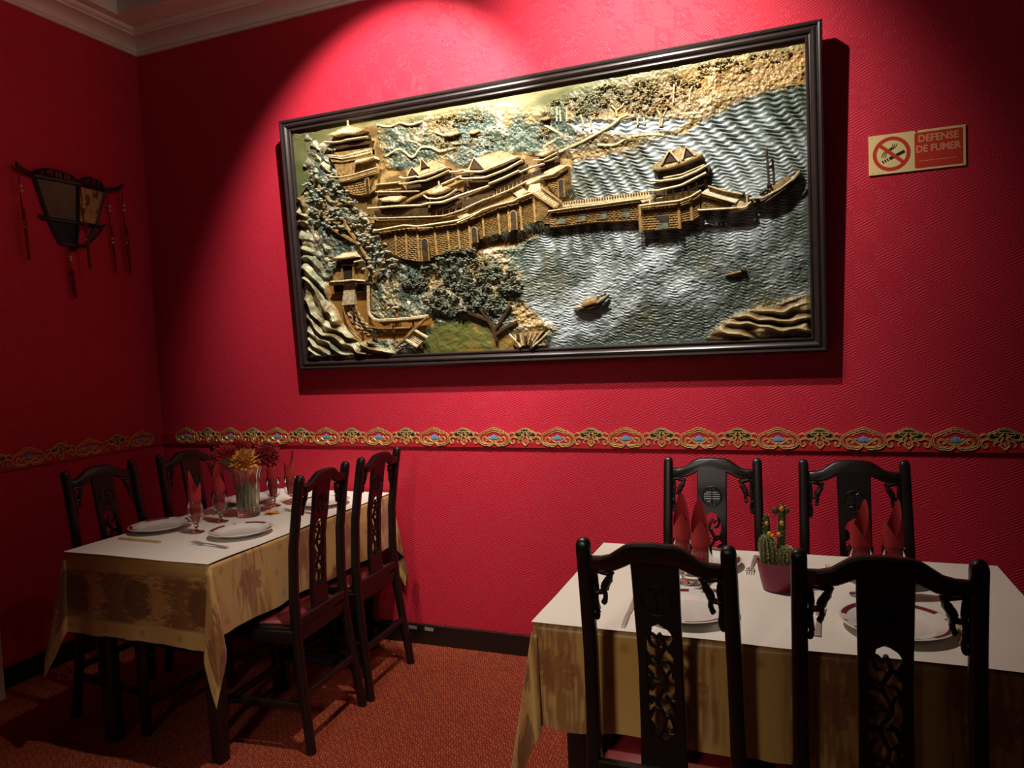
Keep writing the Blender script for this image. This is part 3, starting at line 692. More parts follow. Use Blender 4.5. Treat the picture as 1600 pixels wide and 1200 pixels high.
solid('terrace', [(0.992,0.701),(1.132,0.738),(1.189,0.751),(1.239,0.722),(1.134,0.698),(1.062,0.682),(1.004,0.680)], -.04, -.004, M['br_gold'])
patch('terrace_stair', [(1.207,0.757),(1.250,0.775)], [(1.243,0.723),(1.287,0.744)], .0, .004, M['br_pale'], pic, 8, 17, lambda u, v: .003*((v*5) % 1))
patch('terrace_stair', [(0.955,0.685),(0.982,0.690)], [(0.966,0.656),(1.004,0.676)], .0, .004, M['br_pale'], pic, 8, 13, lambda u, v: .003*((v*4) % 1))
patch('stair_flight', [(1.316,0.740),(1.350,0.752)], [(1.411,0.662),(1.436,0.680)], .002, .006, M['br_pale'], pic, 10, 40, lambda u, v: .004*((v*12) % 1))
bar('stair_parapet', [(1.315,0.733),(1.363,0.696),(1.409,0.662)], .006, .012, M['br_gold']); bar('stair_parapet', [(1.352,0.754),(1.393,0.720),(1.440,0.680)], .006, .010, M['br_gold'])
eave_band('parapet', [(0.952,0.643),(1.011,0.659),(1.062,0.678),(1.071,0.685),(1.134,0.698),(1.238,0.710),(1.247,0.717),(1.315,0.733)], .012, .018)
eave_band('parapet', [(0.517,0.650),(0.685,0.660),(0.749,0.648),(0.813,0.649),(0.957,0.653),(1.002,0.666),(1.063,0.679)], .012, .018)
brick('fortress_wall', [(1.133,0.692),(1.237,0.702),(1.315,0.725)], [(1.139,0.582),(1.222,0.590),(1.321,0.615)], 17, .006, None, pic, 10, 80, -.002)
brick('fortress_wall', [(1.315,0.725),(1.386,0.655)], [(1.317,0.616),(1.342,0.613)], 14, .004, None, pic, 5)
brick('fortress_wall', [(0.951,0.637),(1.061,0.670),(1.133,0.690)], [(0.955,0.559),(1.063,0.565),(1.139,0.582)], 17, .005, None, pic, 9, 80, -.002)
brick('fortress_wall', [(0.527,0.645),(0.684,0.650),(0.813,0.641),(0.956,0.645),(1.019,0.664)], [(0.543,0.557),(0.653,0.506),(0.736,0.487),(0.830,0.511),(1.017,0.515)], 16, .006, None, pic, 20, 120, -.002)
for a in ([(1.216,0.587),(1.221,0.669)], [(1.024,0.549),(1.026,0.617)]): f = arch('fortress_arch', a[0][0], a[0][1], a[1][1], .030, .010, pic)
a = [(0.771,0.488),(0.775,0.591)]; arch('fortress_arch', a[0][0], a[0][1], a[1][1], .036, .010, pic)
for L in ([(0.618,0.644),(0.615,0.530)], [(0.676,0.647),(0.669,0.505)], [(0.735,0.644),(0.735,0.491)], [(0.823,0.640),(0.828,0.511)], [(0.889,0.639),(0.894,0.522)], [(0.943,0.644),(0.946,0.529)], [(0.997,0.655),(1.000,0.524)], [(1.067,0.667),(1.069,0.573)], [(1.143,0.690),(1.146,0.574)], [(1.192,0.700),(1.193,0.581)], [(1.247,0.709),(1.251,0.583)], [(1.313,0.720),(1.314,0.611)]):
    bar('buttress', L, .006, .006, M['br_gold'], pic, .6)
solid('landing', [(1.293,0.774),(1.343,0.776),(1.350,0.752),(1.316,0.738),(1.282,0.744)], -.04, -.002, M['br_pale'])
# causeway with four openings
solid('causeway_deck', [(1.409,0.662),(1.448,0.684),(1.814,0.687),(1.829,0.637),(1.778,0.643),(1.770,0.659)], -.04, -.002, M['br_pale'])
eave_band('causeway_parapet', [(1.380,0.649),(1.474,0.653),(1.611,0.653),(1.770,0.657),(1.809,0.656)], .010, .012)
MBp = [(1.448,0.684),(1.568,0.684),(1.701,0.686),(1.814,0.687)]
posts('parapet_merlon', [(1.448,0.685),(1.568,0.684),(1.702,0.686),(1.814,0.688)], [(1.448,0.680),(1.567,0.679),(1.701,0.681),(1.814,0.682)], 34, .0035, .002)
brick('causeway_wall', [(1.380,0.643),(1.566,0.645),(1.770,0.650)], [(1.377,0.581),(1.563,0.584),(1.762,0.573)], 9, .004, None, pic, 22, 110)
for L in ([(1.405,0.627),(1.452,0.625),(1.451,0.612),(1.428,0.616)], [(1.497,0.628),(1.543,0.626),(1.542,0.613),(1.519,0.617)], [(1.590,0.627),(1.634,0.627),(1.633,0.613),(1.612,0.617)], [(1.681,0.628),(1.726,0.627),(1.727,0.612),(1.705,0.616)]):
    solid('causeway_opening', L, -.04, .006, M['br_dark'], pic, bev=.0003)  # opening drawn as a dark slab, its shade painted on
for L in ([(1.426,0.616),(1.451,0.611),(1.450,0.591),(1.406,0.594)], [(1.519,0.616),(1.542,0.612),(1.541,0.593),(1.494,0.593)], [(1.612,0.616),(1.633,0.612),(1.635,0.594),(1.586,0.593)], [(1.705,0.615),(1.727,0.611),(1.726,0.591),(1.677,0.592)]):
    solid('causeway_water', L, -.04, .0055, M['br_green'], pic, bev=.0003)
brick('causeway_wall', [(1.346,0.613),(1.385,0.644),(1.410,0.649)], [(1.353,0.600),(1.398,0.592),(1.407,0.595)], 6, .005, None, pic, 4)
# gatehouse in the lake
brick('gatehouse_wall', [(1.781,0.626),(1.854,0.626),(1.930,0.624)], [(1.775,0.529),(1.850,0.526),(1.930,0.524)], 10, .012, None, pic, 9, 60)
solid('gatehouse_opening', [(1.831,0.582),(1.888,0.581),(1.887,0.549),(1.864,0.554)], -.04, .0145, M['br_dark'], pic, bev=.0003)  # dark slab paints the shade inside this opening
solid('gatehouse_water', [(1.864,0.553),(1.887,0.549),(1.884,0.527),(1.829,0.526)], -.04, .014, M['br_green'], pic, bev=.0003)
brick('gatehouse_wall', [(1.934,0.626),(1.978,0.637)], [(1.933,0.547),(1.979,0.550)], 9, .008, None, pic, 3)
brick('gatehouse_wall', [(1.984,0.633),(2.017,0.653)], [(1.981,0.550),(2.010,0.564)], 9, .010, None, pic, 3)
bar('buttress', [(1.773,0.635),(1.773,0.525)], .009, .010, M['br_gold'], pic, .7); bar('buttress', [(1.930,0.622),(1.931,0.522)], .007, .012, M['br_gold'], pic, .7); bar('buttress', [(1.979,0.637),(1.980,0.550)], .007, .010, M['br_gold'], pic, .7)
eave_band('parapet', [(1.777,0.628),(1.854,0.630),(1.934,0.630),(1.980,0.641),(2.021,0.661)], .012, .022)
solid('gatehouse_floor', [(1.782,0.643),(1.830,0.654),(2.013,0.670),(2.025,0.657),(1.934,0.632),(1.786,0.629)], -.04, .006, M['br_pale'])
solid('gatehouse_storey', [(1.831,0.683),(1.948,0.686),(2.039,0.712),(2.038,0.680),(1.946,0.633),(1.833,0.633)], -.04, .004, M['br_brown'])
posts('gatehouse_column', [(1.835,0.679),(1.873,0.682),(1.948,0.682)], [(1.833,0.637),(1.871,0.637),(1.947,0.635)], 4, .004, .007); posts('gatehouse_column', [(1.969,0.688),(2.035,0.708)], [(1.972,0.642),(2.038,0.676)], 3, .004, .006)
eave_band('gatehouse_eave', [(1.814,0.683),(1.856,0.680),(1.944,0.689),(1.953,0.692),(2.044,0.726)], .013, .026)
solid('gatehouse_storey', [(1.828,0.717),(1.954,0.718),(2.057,0.755),(2.048,0.723),(1.949,0.690),(1.831,0.692)], -.04, .010, M['br_brown'])
eave_band('gatehouse_eave', [(1.824,0.722),(1.866,0.715),(1.945,0.717),(1.954,0.720),(2.008,0.736),(2.059,0.758)], .013, .028)
solid('gatehouse_storey', [(1.847,0.752),(1.951,0.752),(2.033,0.778),(2.037,0.757),(1.954,0.735),(1.850,0.731)], -.04, .010, M['br_brown'])
eave_band('gatehouse_ledge', [(1.875,0.728),(1.950,0.733),(2.037,0.759)], .009, .018)
roof('gatehouse_roof', [(1.906,0.827),(1.934,0.842),(1.970,0.833)], [(1.828,0.775),(1.847,0.765),(1.893,0.763),(1.948,0.773),(1.956,0.774),(2.001,0.786),(2.032,0.798)], .004, .028, 26)
solid('gatehouse_gable', [(1.875,0.782),(1.905,0.824),(1.938,0.784)], -.02, .040, M['br_brown']); bar('gable_rim', [(1.871,0.778),(1.905,0.828),(1.942,0.780)], .006, .042)
solid('gatehouse_gable', [(1.956,0.792),(1.970,0.831),(2.002,0.798)], -.02, .038, M['br_brown']); bar('gable_rim', [(1.954,0.788),(1.970,0.834),(2.006,0.796)], .006, .040)
# ramp down to the landing stage
patch('ramp', [(2.054,0.678),(2.177,0.627)], [(2.021,0.654),(2.148,0.599)], .002, .010, M['br_pale'], pic, 70, 4, lambda u, v: .003*((u*18) % 1))
eave_band('ramp_parapet', [(2.047,0.677),(2.107,0.651),(2.177,0.630)], .010, .010); eave_band('ramp_parapet', [(2.016,0.653),(2.088,0.624),(2.150,0.599)], .010, .018)
brick('ramp_wall', [(2.020,0.645),(2.088,0.617),(2.123,0.597)], [(2.019,0.594),(2.073,0.589),(2.123,0.586)], 6, .012, None, pic, 6)
solid('landing_stage', [(2.123,0.583),(2.177,0.627),(2.208,0.622),(2.207,0.597),(2.189,0.572),(2.122,0.565)], -.04, .004, M['br_pale']); eave_band('landing_edge', [(2.005,0.587),(2.123,0.581),(2.185,0.579),(2.207,0.597)], .012, .012)
for k, q in enumerate([(2.179,0.625),(2.201,0.613)]): MB().tube([(q[0], q[1]-.012, .008), (q[0], q[1]+.012, .008)], .007, 6).build('carved_figure', M['br_brown'], pic)
# sailing junk
def hull(name, top, bot, c, parent=pic, mat=None):
    nx = 24; T = resample(curve_pts([(x, y, 0) for x, y in top]), nx); B = resample(curve_pts([(x, y, 0) for x, y in bot]), nx); m = MB(); ny = 7
    def fn(u, v):
        i = round(u*(nx-1)); q = B[i].lerp(T[i], v); return (q.x, q.y, GC+(c-GC)*math.sin(PI*min(1, v*.8+.12))*(.55+.45*math.sin(PI*u)))
    m.grid(nx, ny, fn); return m.build(name, mat or M['br_brown'], parent)
j = hull('junk_hull', [(2.201,0.613),(2.247,0.615),(2.307,0.639),(2.359,0.673),(2.389,0.698)], [(2.218,0.587),(2.254,0.567),(2.293,0.587),(2.354,0.634),(2.391,0.684)], .018)
bar('gunwale', [(2.201,0.611),(2.251,0.608),(2.312,0.634),(2.363,0.668),(2.385,0.694)], .004, .016, M['br_pale'], j)
bar('junk_mast', [(2.268,0.795),(2.271,0.733),(2.274,0.652)], .0045, .002, M['br_brown']); bar('mast_stay', [(2.246,0.766),(2.270,0.767)], .004, .0, M['br_brown'])
solid('junk_canopy', [(2.286,0.646),(2.347,0.683),(2.353,0.669),(2.294,0.623)], -.04, .016, M['br_gold'])
solid('mast_step', [(2.265,0.653),(2.274,0.674),(2.284,0.653)], -.04, .012, M['br_brown'])
for q in [(2.247,0.628),(2.256,0.634),(2.267,0.637),(2.277,0.634),(2.284,0.626),(2.262,0.624),(2.229,0.608)]: MB().dome((q[0], q[1], .004), .010, sz=1.1, n=7, full=True).build('carved_figure', M['br_brown'], pic)
# sampan and small craft
j = hull('sampan_hull', [(1.456,0.230),(1.516,0.235),(1.571,0.249),(1.626,0.280)], [(1.474,0.220),(1.514,0.207),(1.569,0.221),(1.616,0.268)], .004); bar('gunwale', [(1.456,0.231),(1.507,0.234),(1.571,0.247),(1.628,0.282)], .004, .004, M['br_pale'], j)
patch('sampan_cabin', [(1.504,0.262),(1.572,0.275)], [(1.507,0.235),(1.571,0.249)], -.002, .010, M['br_gold'], pic, 12, 6, lambda u, v: .004*math.sin(PI*v)); bar('sampan_stern', [(1.604,0.281),(1.617,0.272),(1.625,0.263)], .006, .002, M['br_brown'])
j = hull('rowing_boat', [(2.096,0.326),(2.135,0.335),(2.178,0.341)], [(2.099,0.320),(2.135,0.321),(2.174,0.332)], -.008, pic, M['br_gold'])
for q in [(2.166,0.341),(2.172,0.337)]: MB().dome((q[0], q[1], -.016), .009, n=6, full=True).build('carved_figure', M['br_brown'], pic)
# jetty on the near shore
solid('jetty', [(1.172,0.130),(1.323,0.138),(1.268,0.084),(1.201,0.071)], -.04, -.008, M['br_gold']); 
for k in range(6):
    P = [(1.184,0.126),(1.315,0.135)]; Q = [(1.206,0.075),(1.268,0.085)]; t = k/5
    bar('jetty_plank', [(P[0][0]+(P[1][0]-P[0][0])*t, P[0][1]+(P[1][1]-P[0][1])*t), (Q[0][0]+(Q[1][0]-Q[0][0])*t, Q[0][1]+(Q[1][1]-Q[0][1])*t)], .0035, -.006, M['br_pale'])
bar('jetty_rail', [(1.351,0.137),(1.309,0.101),(1.258,0.065)], .005, -.002); bar('jetty_rail', [(1.159,0.131),(1.187,0.103),(1.209,0.071)], .005, -.002)
for q in [(1.198,0.114),(1.236,0.104),(1.256,0.088),(1.263,0.080)]:
    MB().tube([(q[0], q[1]-.012, -.004), (q[0], q[1]+.010, -.004)], [.009, .006], 6).dome((q[0], q[1]+.013, -.004), .006, n=6, full=True).build('carved_figure', M['br_brown'], pic)
# shrine gate, stairs and curved walk lower left
s_ = solid('shrine', [(0.247,0.496),(0.436,0.490),(0.438,0.424),(0.243,0.434)], -.04, -.006, M['br_gold'])
roof('shrine_roof', [(0.314,0.565),(0.381,0.566)], [(0.270,0.540),(0.342,0.537),(0.400,0.540)], -.004, .018, 9); eave_band('shrine_eave', [(0.247,0.522),(0.267,0.519),(0.284,0.524)], .012, .014); eave_band('shrine_eave', [(0.392,0.515),(0.428,0.518),(0.436,0.520)], .012, .014)
solid('shrine_lintel', [(0.275,0.538),(0.404,0.536),(0.428,0.512),(0.425,0.486),(0.249,0.496),(0.262,0.517)], -.04, -.008, M['br_brown'])
solid('shrine_doorway', [(0.314,0.508),(0.363,0.506),(0.362,0.439),(0.307,0.441)], -.04, -.004, M['br_dark'], s_, bev=.0004); bar('door_jamb', [(0.299,0.439),(0.308,0.509),(0.376,0.505)], .005, .0, M['br_gold']); bar('door_jamb', [(0.364,0.434),(0.372,0.504)], .005, .0, M['br_gold'])  # doorway is a dark slab with the inner shade in its colour
eave_band('shrine_platform', [(0.241,0.432),(0.301,0.430),(0.369,0.432),(0.438,0.422)], .014, .006)
brick('platform_wall', [(0.243,0.425),(0.305,0.421)], [(0.243,0.376),(0.296,0.373)], 4, -.010, M['br_brown'], pic, 4); brick('platform_wall', [(0.375,0.418),(0.442,0.418)], [(0.368,0.368),(0.438,0.368)], 4, -.010, M['br_brown'], pic, 4)
for k in range(13):
    P = [(0.306,0.416),(0.371,0.414)]; Q = [(0.283,0.320),(0.353,0.318)]; t = k/12
    A_ = (P[0][0]+(Q[0][0]-P[0][0])*t, P[0][1]+(Q[0][1]-P[0][1])*t); B_ = (P[1][0]+(Q[1][0]-P[1][0])*t, P[1][1]+(Q[1][1]-P[1][1])*t)
    MB().box(((A_[0]+B_[0])/2, (A_[1]+B_[1])/2, -.028+.004*(12-t*6)/12), (B_[0]-A_[0], .0075, .034)).build('stair_step', M['br_pale'], pic)
bar('curved_parapet', [(q.x, q.y) for q in curve_pts([(x, y, 0) for x, y in [(0.444,0.398),(0.438,0.328),(0.437,0.272),(0.450,0.249),(0.479,0.230),(0.554,0.228),(0.653,0.229),(0.755,0.234)]])], .008, -.004, M['br_pale'])
bar('curved_parapet', [(q.x, q.y) for q in curve_pts([(x, y, 0) for x, y in [(0.285,0.320),(0.289,0.276),(0.308,0.226),(0.340,0.179),(0.365,0.165)]])], .004, -.014, M['br_gold'])
bar('curved_parapet', [(q.x, q.y) for q in curve_pts([(x, y, 0) for x, y in [(0.356,0.316),(0.365,0.276),(0.392,0.230),(0.430,0.202),(0.501,0.189),(0.650,0.186)]])], .004, -.014, M['br_gold'])
# chequered paving of the walk
P0 = [(x, y, 0) for x, y in [(0.290,0.316),(0.297,0.275),(0.319,0.229),(0.352,0.188),(0.396,0.163),(0.472,0.151)]]; P1 = [(x, y, 0) for x, y in [(0.348,0.312),(0.360,0.276),(0.382,0.239),(0.421,0.206),(0.475,0.188),(0.525,0.184)]]
A_ = resample(curve_pts(P0), 15); B_ = resample(curve_pts(P1), 15)
for i in range(14):
    for k in range(5):
        if (i+k) % 2: continue
        q = [A_[i].lerp(B_[i], k/5), A_[i].lerp(B_[i], (k+1)/5), A_[i+1].lerp(B_[i+1], (k+1)/5), A_[i+1].lerp(B_[i+1], k/5)]
        solid('paving_slab', [(v.x, v.y) for v in q], -.04, -.0275, M['br_pale'], pic, bev=.0006)
bar('quay_wall', [(0.568,0.092),(0.626,0.135),(0.678,0.176),(0.755,0.232)], .008, .0, M['br_gold']); bar('quay_wall', [(0.623,0.136),(0.658,0.112),(0.691,0.092)], .007, .0, M['br_pale']); bar('quay_wall', [(0.676,0.176),(0.711,0.155),(0.748,0.134)], .007, .0, M['br_pale'])
for k in range(7):
    P = [(0.631,0.140),(0.673,0.172)]; Q = [(0.691,0.098),(0.738,0.133)]; t = k/6
    bar('quay_step', [(P[0][0]+(P[1][0]-P[0][0])*t, P[0][1]+(P[1][1]-P[0][1])*t), (Q[0][0]+(Q[1][0]-Q[0][0])*t, Q[0][1]+(Q[1][1]-Q[0][1])*t)], .0035, -.010, M['br_pale'])
for q in [(0.384,0.175),(0.443,0.166),(0.458,0.161),(0.559,0.186),(0.668,0.198),(0.704,0.104),(0.342,0.281)]:
    MB().tube([(q[0], q[1]-.018, -.014), (q[0], q[1]+.008, -.014)], [.008, .006], 6).dome((q[0], q[1]+.013, -.014), .006, n=6, full=True).build('carved_figure', M['br_brown'], pic)
MB().tube([(q[0], q[1], -.008) for q in [(0.588,0.241),(0.591,0.280)]], .009, 6).build('stone_lantern', M['br_gold'], pic); eave_band('lantern_cap', [(0.574,0.285),(0.592,0.288),(0.609,0.284)], .010, .004)

# --- carved trees
rnd = random.Random(5)
def foliage(name, clumps, c, mat, parent=pic, lump=.0095, dens=1.0, sq=.62):
    m = MB()
    for a, b, ra, rb in clumps:
        n = max(5, int(dens*26*ra*rb/.0016))
        for k in range(n):
            r = math.sqrt(rnd.random()); t = rnd.random()*2*PI; x = a+ra*r*math.cos(t); y = b+rb*r*math.sin(t)
            z = c+.020*math.sqrt(max(0, 1-r*r))*(1 if y > b-rb*.2 else .5)+rnd.uniform(-.003, .003)
            s = lump*rnd.uniform(.7, 1.25)
            m.dome((x, y, z-.004), s, 1, sq, .9, 6, 2, full=True)
    return m.build(name, mat, parent, True, 60)
def clumps_of(pts, ra, rb): return [(x, y, ra*rnd.uniform(.75, 1.2), rb*rnd.uniform(.75, 1.2)) for x, y in pts]
# spreading tree over the near shore
tr = MB()
for P in ([(1.088,0.102),(1.078,0.148),(1.054,0.199),(1.013,0.259),(0.962,0.312)], [(1.078,0.148),(1.126,0.203),(1.164,0.258)], [(1.054,0.199),(0.984,0.228),(0.895,0.266)], [(1.086,0.131),(1.141,0.162),(1.195,0.183)]):
    tr.tube(curve_pts([(x, y, -.020) for x, y in P], 4), .010, 6)
tr = tr.build('tree_trunk', M['br_brown'], pic)
foliage('tree_foliage', clumps_of([(0.882,0.519),(0.935,0.523),(0.986,0.510),(0.836,0.492),(0.906,0.478),(0.975,0.473),(1.034,0.468),(0.762,0.458),(0.824,0.446),(0.902,0.435),(0.980,0.433),(1.057,0.427),(1.116,0.430),(0.687,0.432),(0.740,0.412),(0.665,0.394),(0.728,0.377),(0.874,0.402),(0.961,0.396),(1.037,0.390),(1.113,0.388),(1.181,0.410),(1.195,0.371),(1.201,0.332),(1.136,0.344),(1.060,0.350),(0.984,0.355),(0.914,0.360),(0.816,0.351),(0.769,0.314),(0.822,0.303),(0.894,0.314),(0.964,0.317),(1.032,0.305),(1.090,0.286),(0.792,0.273),(0.854,0.261),(0.924,0.249),(0.986,0.269),(1.062,0.256),(1.104,0.246),(1.159,0.327)], .036, .022), -.016, M['br_green'], pic, .0068, 2.2)
# tall layered pine at the left edge
tr = MB()
for P in ([(0.472,0.412),(0.460,0.497),(0.400,0.603),(0.338,0.693),(0.278,0.800),(0.214,0.875),(0.189,0.937)], [(0.338,0.693),(0.241,0.736),(0.173,0.778)], [(0.278,0.800),(0.379,0.806)], [(0.400,0.603),(0.314,0.653),(0.238,0.703)], [(0.472,0.412),(0.518,0.492),(0.561,0.538)]):
    tr.tube(curve_pts([(x, y, -.016) for x, y in P], 4), .009, 6)
tr.build('pine_trunk', M['br_gold'], pic)
foliage('pine_foliage', clumps_of([(0.170,0.956),(0.219,0.933),(0.281,0.938),(0.144,0.908),(0.193,0.873),(0.255,0.878),(0.316,0.880),(0.343,0.851),(0.158,0.839),(0.219,0.823),(0.290,0.816),(0.360,0.816),(0.398,0.795),(0.143,0.789),(0.204,0.774),(0.275,0.775),(0.335,0.760),(0.385,0.763),(0.421,0.726),(0.169,0.744),(0.240,0.724),(0.312,0.729),(0.371,0.719),(0.451,0.723),(0.489,0.719),(0.258,0.705),(0.328,0.685),(0.398,0.687),(0.457,0.681),(0.494,0.661),(0.404,0.644),(0.462,0.630),(0.500,0.619),(0.430,0.608),(0.487,0.578),(0.545,0.581),(0.561,0.547),(0.522,0.542),(0.481,0.520),(0.539,0.507),(0.576,0.488),(0.554,0.464),(0.505,0.460),(0.458,0.480),(0.597,0.511)], .034, .014), -.008, M['br_leaf'], pic, .0098, .9)
# rocks with snow-like tops above and beside the pine
for nm, pts, rr_ in (('carved_boulder', [(0.149,1.139),(0.189,1.098),(0.222,1.086),(0.200,1.039),(0.141,1.018),(0.239,0.991),(0.181,0.977),(0.259,1.021),(0.304,0.955)], .030), ('carved_boulder', [(0.112,0.801),(0.128,0.748),(0.168,0.727),(0.101,0.691),(0.150,0.660),(0.207,0.603),(0.212,0.543),(0.163,0.573),(0.219,0.516),(0.175,0.485)], .028), ('carved_boulder', [(0.546,0.360),(0.574,0.346),(0.620,0.355),(0.680,0.313),(0.649,0.298),(0.735,0.343),(0.474,0.344),(0.512,0.324),(0.474,0.291),(0.529,0.288)], .017)):
    for a, b in pts:
        m = MB().dome((a, b, -.040), rr_*rnd.uniform(.7, 1.1), 1, .75, 1, 10, 5, M=Matrix.Translation((a, b, 0)) @ Matrix.Rotation(rnd.uniform(-.7, .2), 4, 'Z') @ Matrix.Translation((-a, -b, 0)))
        m.v = [(x+.006*math.sin(y*160+x*90), y+.006*math.sin(x*140), z+.003*math.sin(x*260+y*200)) for x, y, z in m.v]
        m.build(nm, M['br_leaf'] if rnd.random() < .55 else M['br_pale'], pic)
# reeds and weeping grass on the shore
m = MB()
for a, b in [(1.081,0.564),(1.103,0.570),(1.134,0.571),(1.156,0.577),(1.177,0.563),(1.195,0.573),(1.220,0.566),(1.246,0.572),(1.272,0.577),(1.298,0.586),(1.320,0.600),(1.336,0.594),(1.352,0.585),(1.373,0.579),(1.450,0.706),(1.467,0.723),(1.483,0.721)]+[(0.657,0.547),(0.685,0.552),(0.712,0.534),(1.268,0.585),(1.302,0.604),(1.326,0.594),(1.357,0.576)]:
    for k in range(16):
        dx = rnd.uniform(-.022, .022); h = rnd.uniform(.018, .036)
        m.tube([(a+dx*.2, b+h*.4, -.012), (a+dx*.6, b+h*.7, -.002), (a+dx, b+h*.2, -.006), (a+dx*1.2, b-h*.5, -.018)], [.001, .0014, .0012, .0005], 4)
tag(m.build('shore_reeds', M['br_green'], pic), None, None, None, 'stuff')
# far forest along the upper shore
far = [([(1.632,1.132),(1.648,1.139),(1.668,1.131),(1.620,1.114),(1.614,1.095),(1.640,1.086),(1.683,1.114),(1.628,1.068),(1.655,1.069),(1.708,1.105),(1.707,1.080),(1.722,1.068)], M['br_forest'], .024, .010), ([(1.776,1.128),(1.806,1.127),(1.831,1.109),(1.795,1.100),(1.820,1.081),(1.845,1.087),(1.765,1.105),(1.754,1.087),(1.779,1.069),(1.798,1.056),(1.823,1.047),(1.854,1.066),(1.772,1.035),(1.747,1.039),(1.782,1.029)], M['br_forest'], .024, .012),
       ([(1.528,1.084),(1.511,1.066),(1.532,1.053),(1.554,1.064),(1.563,1.043),(1.520,1.044),(1.486,1.111),(1.508,1.112),(1.474,1.092),(1.587,1.089),(1.572,1.107)], M['br_forest'], .022, .011), ([(1.426,1.115),(1.436,1.103),(1.414,1.102),(1.373,1.072),(1.390,1.069),(1.369,1.000),(1.385,0.987),(1.356,0.981),(1.378,0.968),(1.339,0.973)], M['br_forest'], .018, .009),
       ([(1.926,1.131),(1.920,1.118),(1.930,1.102),(1.974,1.104),(1.998,1.110),(1.963,1.091),(1.992,1.087),(2.016,1.087),(1.933,1.058),(1.894,1.069),(1.962,1.063)], M['br_forest'], .022, .010), ([(2.042,1.145),(2.061,1.151),(2.084,1.142),(2.103,1.148),(2.046,1.125),(2.070,1.116),(2.098,1.121),(2.112,1.132),(2.036,1.112)]+[(2.098,1.146),(2.136,1.151),(2.174,1.140),(2.188,1.111),(2.227,1.150),(2.264,1.151),(2.307,1.128),(2.344,1.144)], M['br_forest'], .024, .011),
       ([(1.862,1.026),(1.878,1.038),(1.892,1.016),(1.852,1.013),(1.872,1.005),(1.841,1.000),(1.751,1.019),(1.786,1.013),(1.811,1.004),(1.573,1.031),(1.595,1.033),(1.611,1.045)], M['br_gold'], .020, .009), ([(0.894,1.123),(0.939,1.124),(0.972,1.104),(0.901,1.099),(0.953,1.083),(1.006,1.091),(1.042,1.108),(1.074,1.088),(0.894,1.007),(0.938,0.993),(0.982,0.995),(1.026,1.004),(0.928,0.979),(0.843,1.030),(1.061,1.022),(1.127,0.997),(1.186,0.996),(1.100,0.970),(0.876,1.118)], M['br_forest'], .028, .012)]
for pts, mt, ra, rb in far: foliage('forest_foliage', clumps_of(pts, ra, rb), -.032, mt, pic, .0056, 2.6)
for P in ([(1.686,1.009),(1.684,1.034),(1.665,1.057)], [(1.687,1.034),(1.711,1.045),(1.722,1.063)], [(1.859,0.943),(1.866,0.981),(1.852,1.018)], [(1.867,0.942),(1.876,0.980),(1.892,1.012)], [(1.539,0.980),(1.540,1.011),(1.531,1.038)], [(1.576,0.970),(1.575,1.006),(1.594,1.023)], [(1.771,0.961),(1.772,0.986)], [(1.799,0.960),(1.798,0.987)], [(1.919,1.027),(1.921,1.065),(1.925,1.098)], [(1.982,1.012),(1.984,1.055),(1.997,1.081)], [(2.063,1.065),(2.059,1.094)], [(2.082,1.067),(2.085,1.095)], [(1.426,1.028),(1.430,1.089)], [(1.443,1.025),(1.443,1.072)], [(1.470,1.021),(1.473,1.082)]):
    bar('forest_trunk', P, .0045, -.024, M['br_pale'])
# long white causeway path, shore lines and far pavilions
bar('lake_path', [(1.430,0.898),(1.530,0.926),(1.612,0.955),(1.666,0.977),(1.704,1.001),(1.735,1.009)], .007, -.022, M['br_pale'])
for P in ([(1.599,0.906),(1.673,0.896),(1.731,0.917),(1.818,0.917),(1.878,0.906)], [(1.359,0.929),(1.405,0.948),(1.450,0.963),(1.515,0.938)], [(1.370,1.021),(1.429,0.981),(1.450,0.963)], [(1.885,0.978),(1.945,0.979),(2.017,0.973)], [(0.581,0.994),(0.658,1.016),(0.720,0.972),(0.768,1.008),(0.822,1.001),(0.866,0.979),(0.937,0.985)], [(0.546,1.144),(0.611,1.126),(0.668,1.134),(0.722,1.118),(0.787,1.124)], [(0.652,1.056),(0.717,1.047),(0.769,1.016)], [(0.846,1.068),(0.897,1.045),(0.933,1.052)]):
    bar('shore_ridge', [(q.x, q.y) for q in curve_pts([(x, y, 0) for x, y in P])], .006, -.024, M['br_pale'], pic, .7)
for P, E, B_ in (([(0.911,1.055),(0.960,1.055)], [(0.888,1.043),(0.932,1.036),(0.976,1.043)], [(0.896,1.034),(0.971,1.036),(0.971,1.025),(0.900,1.021)]), ([(1.028,1.045),(1.063,1.048)], [(1.015,1.034),(1.045,1.030),(1.071,1.036)], [(1.019,1.028),(1.066,1.030),(1.065,1.023),(1.022,1.021)]), ([(1.372,1.051),(1.391,1.051)], [(1.355,1.045),(1.377,1.039),(1.402,1.043)], [(1.360,1.040),(1.399,1.040),(1.396,1.030),(1.365,1.031)])):
    roof('far_pavilion_roof', P, E, -.022, -.008, 6); solid('far_pavilion_body', B_, -.04, -.020, M['br_brown'])


